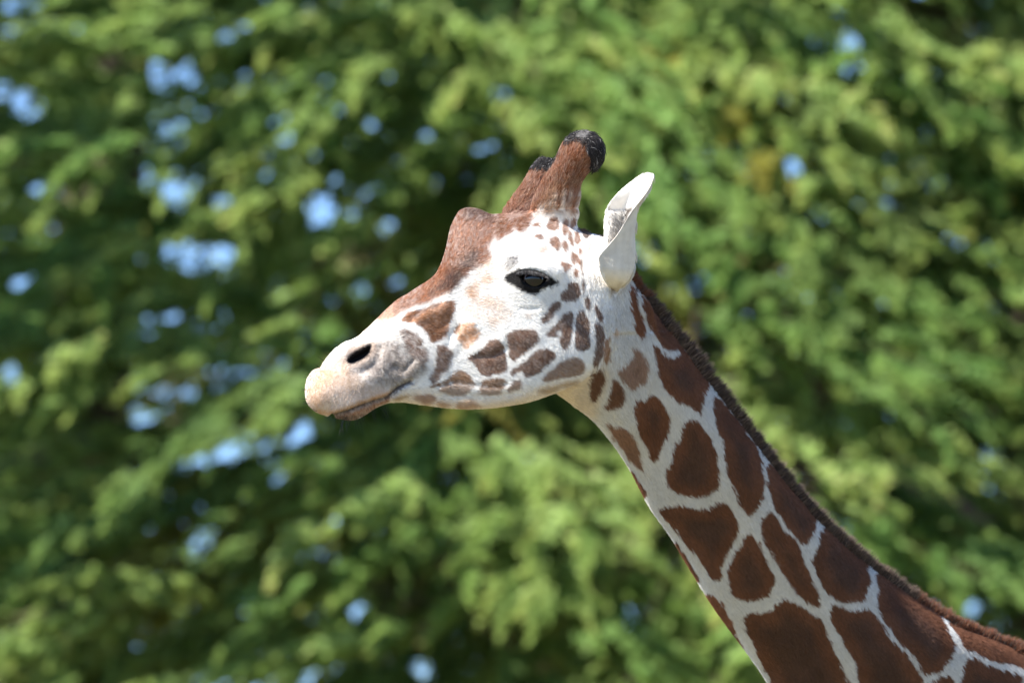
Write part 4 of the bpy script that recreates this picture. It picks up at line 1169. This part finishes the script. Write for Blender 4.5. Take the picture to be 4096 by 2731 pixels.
lp = lr[:, None] + ld[:, None] * (Ll[:, None] * np.array([0, .4, .75, 1.0])[None])[..., None]
lp[..., 1] += Ll[:, None] * np.array([0, .06, .06, -.02])[None]
lc = np.tile(CHAR * .4, (nl, 1)); g2 = rng.random(nl) < .2; lc[g2] = .09
make_hair('eyelashes', to_world(lp[..., 0], lp[..., 1], lp[..., 2]), np.tile(np.array([.45, .4, .3, .08]) / 1000, (nl, 1)), lc)

# ------------------------------------------------------------------ cypress trees behind
bark = mat_plain('cypress_bark', (0.085, 0.062, 0.048), 0.95, 0.1, 9.0, 0.4, 0.6)
leaf_mat = mat_attr('cypress_foliage', 'leaf_color', 0.6, 0.25, translucent=0.5)


def elev_of(Pw):
    """world points -> bearing on the elevation sheet at the head's distance (used to leave gaps through the crowns)"""
    q = Pw - CAM
    depth = q[:, 1] * CT + q[:, 2] * ST
    up = -q[:, 1] * ST + q[:, 2] * CT
    return 1176 + q[:, 0] / depth * DIST * 1000, 784 - up / depth * DIST * 1000


def bough(r, n_frond=14, L=0.95):
    """a drooping, flattened spray: returns leaf triangles (n,3,3), axis along +X, up +Z"""
    quads = []
    for k in range(n_frond):
        t = (k + r.random()) / n_frond
        t = t ** 0.8
        base_ = np.array([L * t, 0, -0.12 * L * t * t + .03 * math.sin(t * 4)])
        side = r.choice([-1, 1])
        az = side * r.uniform(.05, .60) * (1 - .45 * t)
        el = r.normal(.0, .13)
        f = np.array([math.cos(az) * math.cos(el), math.sin(az) * math.cos(el), math.sin(el)])
        fl = L * r.uniform(.15, .30) * (1.15 - .55 * t)
        up = np.array([0, 0, 1.0]) + r.normal(0, .28, 3)
        s_ = np.cross(f, up); s_ /= np.linalg.norm(s_)
        u_ = np.cross(s_, f)
        nl_ = 7
        tk = (np.arange(nl_) + .5) / nl_
        sg = np.where(np.arange(nl_) % 2 == 0, 1, -1)
        o_ = base_ + np.outer(tk * fl, f) - np.outer(tk ** 2 * fl * .18, [0, 0, 1])
        aa = r.uniform(.2, .5, nl_)
        ll = fl * (.90 - .45 * tk) * r.uniform(.7, 1.2, nl_)
        dl = np.outer(np.cos(aa), f) + (np.sin(aa) * sg)[:, None] * s_ + np.outer(r.normal(0, .16, nl_), u_)
        wl = fl * .27 * r.uniform(.7, 1.3, nl_)
        wv = np.cross(dl, u_ + r.normal(0, .9, (nl_, 3))); wv /= np.linalg.norm(wv, axis=1, keepdims=True) + 1e-9
        p2 = o_ + dl * ll[:, None]
        pm = o_ + dl * (ll * .3)[:, None]
        quads.append(np.stack([pm + wv * wl[:, None], p2, pm - wv * wl[:, None]], 1))
    return np.concatenate(quads)


br = np.random.default_rng(21)
BOUGHS = [bough(br, 14, 0.95) for _ in range(7)]

GAPS = [  # centre and half-size on the elevation sheet
    (50, 14, 62, 28), (295, 146, 88, 36), (370, 178, 52, 40), (430, 170, 34, 34), (62, 244, 46, 38), (4, 212, 24, 30), (320, 406, 36, 34), (400, 449, 42, 38), (512, 461, 28, 18),
    (742, 482, 46, 42), (812, 490, 24, 20), (448, 588, 92, 42), (1150, 216, 30, 20), (852, 286, 20, 17), (745, 222, 18, 15), (1340, 192, 18, 15),
    (1948, 168, 22, 19), (1962, 95, 17, 14), (222, 942, 34, 30), (24, 862, 24, 30), (965, 1532, 32, 22), (2232, 1395, 20, 24), (870, 2, 24, 10), (222, 368, 22, 22), (880, 525, 26, 24), (765, 412, 20, 20),
    (1230, 158, 22, 18)]


TAKEN = []


def cypress(name, label, base, height, rad, n_bough, seed, tint, lean=0.0, z0=1.6, sweep=(0, 0, 0)):
    r = np.random.default_rng(seed)
    t = bpy.data.objects.new(name, None); COL.objects.link(t); t.location = base
    tag(t, label, 'tree', 'cypress trees behind the giraffe')
    base = np.array(base, float)
    # trunk
    tp_ = [np.array([lean * k * k * .3 + .12 * math.sin(k * 2.1 + seed), .1 * math.cos(k * 1.7 + seed), height * .92 * k / 6.0]) for k in range(7)]
    V, F = tube_m(tp_, [.55, .42, .36, .30, .22, .13, .04], 14)
    mesh_obj('trunk', V, F, bark, t)
    limbs = []
    for k in range(22):
        h = height * (.13 + .80 * (k + r.random()) / 22)
        a = k * 2.4 + r.uniform(-.4, .4)
        prof = rad * max(.25, math.sin(math.pi * (0.10 + .82 * (h / height)) ** .8))
        d = np.array([math.cos(a), math.sin(a), 0])
        c = np.array([np.interp(h, [p[2] for p in tp_], [p[j] for p in tp_]) for j in (0, 1)] + [h])
        lp_ = [c + d * prof * f + np.array([0, 0, z * prof]) + r.normal(0, .06, 3) * (f > 0) for f, z in ((0, 0), (.3, .10), (.6, .17), (.95, .16))]
        lu, lv = elev_of(resample(catmull(np.array(lp_), 5), 24) + base)
        if any((((lu - gu) / (a_ + 35)) ** 2 + ((lv - gv_) / (b_ + 35)) ** 2 < 1).any() for gu, gv_, a_, b_ in GAPS): continue
        V, F = tube_m(lp_, [.13, .09, .06, .018], 8)
        mesh_obj('limb', V, F, bark, t)
        limbs.append(resample(catmull(np.array(lp_), 5), 24))
    LP = np.concatenate(limbs)
    tz, tx = np.array([p[2] for p in tp_]), np.array([p[0] for p in tp_])
    def unit(x):
        return x / (np.linalg.norm(x, axis=1, keepdims=True) + 1e-9)
    # secondary branches: long sweeping plates, each carrying PER boughs
    PER = 28
    n_br = n_bough // PER
    nc = n_br * 60
    h = r.uniform(z0, height, nc)
    prof = rad * np.maximum(.2, np.sin(math.pi * (0.10 + .82 * (h / height)) ** .8))
    a = r.uniform(0, 2 * math.pi, nc)
    q = r.uniform(.40, .98, nc) ** .5
    rr_ = prof * q * (1 + .14 * vnoise(a * 3.0 + seed, h * .9, seed))
    p = np.stack([np.cos(a) * rr_ + np.interp(h, tz, tx), np.sin(a) * rr_, h], -1)
    # fewer branches where they cannot be seen
    uu_, vv_ = elev_of(p + base)
    inview = (uu_ > -380) & (uu_ < 2730) & (vv_ > -330) & (vv_ < 1880)
    pk = np.where(inview, np.where(-np.sin(a) > -.35, 1.0, .22), .05)
    cand = np.where(r.random(nc) < pk)[0]
    # branches keep clear of each other: take the roomiest of a few candidates each time
    sel, ptr = [], 0
    while len(sel) < n_br and ptr + 6 <= len(cand):
        c6 = cand[ptr:ptr + 6]; ptr += 6
        if len(TAKEN) > 4:
            tk_ = np.array(TAKEN)
            dm_ = (((uu_[c6][:, None] - tk_[None, :, 0]) * .38) ** 2 + (vv_[c6][:, None] - tk_[None, :, 1]) ** 2).min(1)
            c_ = c6[np.argmax(dm_ * np.where(inview[c6], 1, .02))]
        else:
            c_ = c6[0]
        sel.append(c_); TAKEN.append((uu_[c_], vv_[c_]))
    sel = np.array(sel)
    n_br = len(sel); p = p[sel]; a = a[sel]
    aa = a + r.normal(0, .45, n_br); el = r.normal(.08, .14, n_br)
    f0 = unit(np.stack([np.cos(aa) * np.cos(el), np.sin(aa) * np.cos(el), np.sin(el)], -1) + np.array(sweep) * r.uniform(.8, 2.2, n_br)[:, None])
    s0 = unit(np.cross(np.array([0, 0, 1.0]) + r.normal(0, .18, (n_br, 3)), f0))
    Lb = r.uniform(1.0, 2.2, n_br)
    p0 = p - f0 * (Lb * .5)[:, None]
    bi = np.repeat(np.arange(n_br), PER); n = len(bi)
    tq = np.clip(np.tile((np.arange(PER) + .5) / PER, n_br) + r.normal(0, .03, n), 0, 1.05)
    side = r.choice([-1.0, 1.0], n)
    org = p0[bi] + f0[bi] * (Lb[bi] * tq)[:, None] + s0[bi] * (side * r.uniform(0, .30, n) * (1 - .5 * tq))[:, None]
    org[:, 2] += -.14 * Lb[bi] * tq * tq + r.normal(0, .03, n)
    f = unit(f0[bi] + s0[bi] * (side * r.uniform(.05, .75, n))[:, None] - np.array([0, 0, 1.0]) * (.02 + .30 * tq * r.random(n) ** 2)[:, None] + r.normal(0, .09, (n, 3)))
    up = np.array([0, 0, 1.0]) + r.normal(0, .2, (n, 3))
    s_ = unit(np.cross(up, f)); u_ = np.cross(f, s_)
    M3 = np.stack([f, s_, u_], 1) * (r.uniform(.28, .60, n) * (1.1 - .35 * tq))[:, None, None]
    kind_ = r.integers(0, len(BOUGHS), n)
    k = np.clip(r.random(n_br)[bi] * .8 + r.random(n) * .35, 0, 1)[:, None]
    g = np.array([.150, .262, .080]) * (1 - k) + np.array([.325, .415, .145]) * k
    g[(r.random(n_br) < .05)[bi]] = (.28, .27, .07)
    g[(r.random(n_br) < .025)[bi]] = (.24, .23, .12)
    g = g * tint * (r.uniform(.8, 1.2, n_br)[bi] * r.uniform(.85, 1.15, n))[:, None]
    quads, cols = [], []
    for b_ in range(len(BOUGHS)):
        m_ = np.where(kind_ == b_)[0]
        if not len(m_): continue
        B = BOUGHS[b_]
        nl_ = len(B)
        w_ = np.einsum('kij,njl->nkil', B, M3[m_]) + org[m_][:, None, None, :]
        cc = g[m_][:, None, :] * r.uniform(.75, 1.25, (len(m_), nl_))[..., None]
        tip = (np.clip(np.linspace(-.3, 1, nl_), 0, 1) * .45)[None, :, None]
        cc = cc * (1 - tip) + cc * np.array([1.4, 1.2, .8]) * tip
        quads.append(w_.reshape(-1, 3, 3)); cols.append(cc.reshape(-1, 3))
    Q = np.concatenate(quads); Cc = np.concatenate(cols)
    jn = np.array([np.argmin(((LP - o_) ** 2).sum(1)) for o_ in p0])
    tw = np.stack([LP[jn], p0, p0 + f0 * (Lb * .9)[:, None] - np.array([0, 0, 1.0]) * (Lb * .12)[:, None]], 1)
    tpts = np.stack([tw[:, 0], (tw[:, 0] + tw[:, 1]) / 2, tw[:, 1], tw[:, 2]], 1) + base
    tu, tv_ = elev_of(tpts.reshape(-1, 3)); tu = tu.reshape(-1, 4); tv_ = tv_.reshape(-1, 4)
    clear = (np.linalg.norm(tw[:, 1] - tw[:, 0], axis=1) < 1.3)
    for gu, gv_, a_, b_ in GAPS:
        clear &= ~((((tu - gu) / (a_ + 30)) ** 2 + ((tv_ - gv_) / (b_ + 30)) ** 2 < 1).any(1))
    tw = tw[clear]
    ctr = Q.mean(1) + base
    uu_, vv_ = elev_of(ctr)
    keep_ = np.ones(len(Q), bool)
    for gu, gv_, a_, b_ in GAPS:
        e_ = ((uu_ - gu) / (a_ * .85)) ** 2 + ((vv_ - gv_) / (b_ * .85)) ** 2
        keep_ &= ((e_ + .6 * vnoise(uu_ / 16., vv_ / 16., 41)) > 1.0) | (r.random(len(Q)) < .05)
    Q, Cc = Q[keep_], Cc[keep_]
    V = Q.reshape(-1, 3)
    Fc = np.arange(len(V)).reshape(-1, 3)
    cr = mesh_obj('crown', V, Fc, leaf_mat, t, smooth=False)
    set_color(cr.data, 'leaf_color', np.repeat(np.clip(Cc, .01, .5), 3, 0))
    cr['kind'] = 'stuff'
    # twigs from the limbs to the boughs
    Vt = []
    for s0, e0, ra_, rb_ in ((tw[:, 0], tw[:, 1], .014, .011), (tw[:, 1], tw[:, 2], .011, .003)):
        t_ = unit(e0 - s0)
        x_ = unit(np.cross(t_, np.array([.3, .2, .9]))); y_ = np.cross(t_, x_)
        Vt.append(np.stack([c_ + rr * (math.cos(ph) * x_ + math.sin(ph) * y_) for c_, rr in ((s0, ra_), (e0, rb_)) for ph in (0, 2.094, 4.189)], 1))
    Vt = np.concatenate(Vt).reshape(-1, 3)
    o6 = np.arange(0, len(Vt), 6)[:, None]
    Ft = np.concatenate([o6 + np.array([j_, (j_ + 1) % 3, 3 + (j_ + 1) % 3, 3 + j_]) for j_ in range(3)])
    twg = mesh_obj('twigs', Vt, Ft, bark, t, smooth=False)
    twg['kind'] = 'stuff'
    return t


TY = 26.5
cypress('cypress_tree', 'tall cypress with sky gaps in its crown, filling the left side behind the muzzle', (-3.4, TY + 1.8, 0), 15.5, 4.4, 6400, 117, np.array([.95, 1.0, .95]), z0=2.2, sweep=(-.9, -.2, -.25))
cypress('cypress_tree', 'dense bright green cypress filling the right side behind the neck and mane', (3.1, TY + 0.8, 0), 14.5, 4.2, 6200, 202, np.array([1.0, 1.03, .97]), z0=2.2, sweep=(.8, -.3, -.36))
cypress('cypress_tree', 'farther cypress showing between the two nearer ones, behind the horns', (0.3, TY + 5.5, 0), 16.5, 4.3, 3800, 303, np.array([.95, 1.0, .95]), z0=3.0, sweep=(-.6, -.2, -.2))
cypress('cypress_tree', 'distant cypress at far left, seen only through the openings of the gappy tree', (-2.6, TY + 7.0, 0), 17.0, 4.4, 3900, 414, np.array([.85, .92, .95]), z0=3.0)
cypress('cypress_tree', 'distant cypress at far right, behind the bright tree over the giraffe\'s back', (3.4, TY + 8.5, 0), 17.0, 4.4, 3000, 505, np.array([.95, 1.0, .9]), z0=3.0)
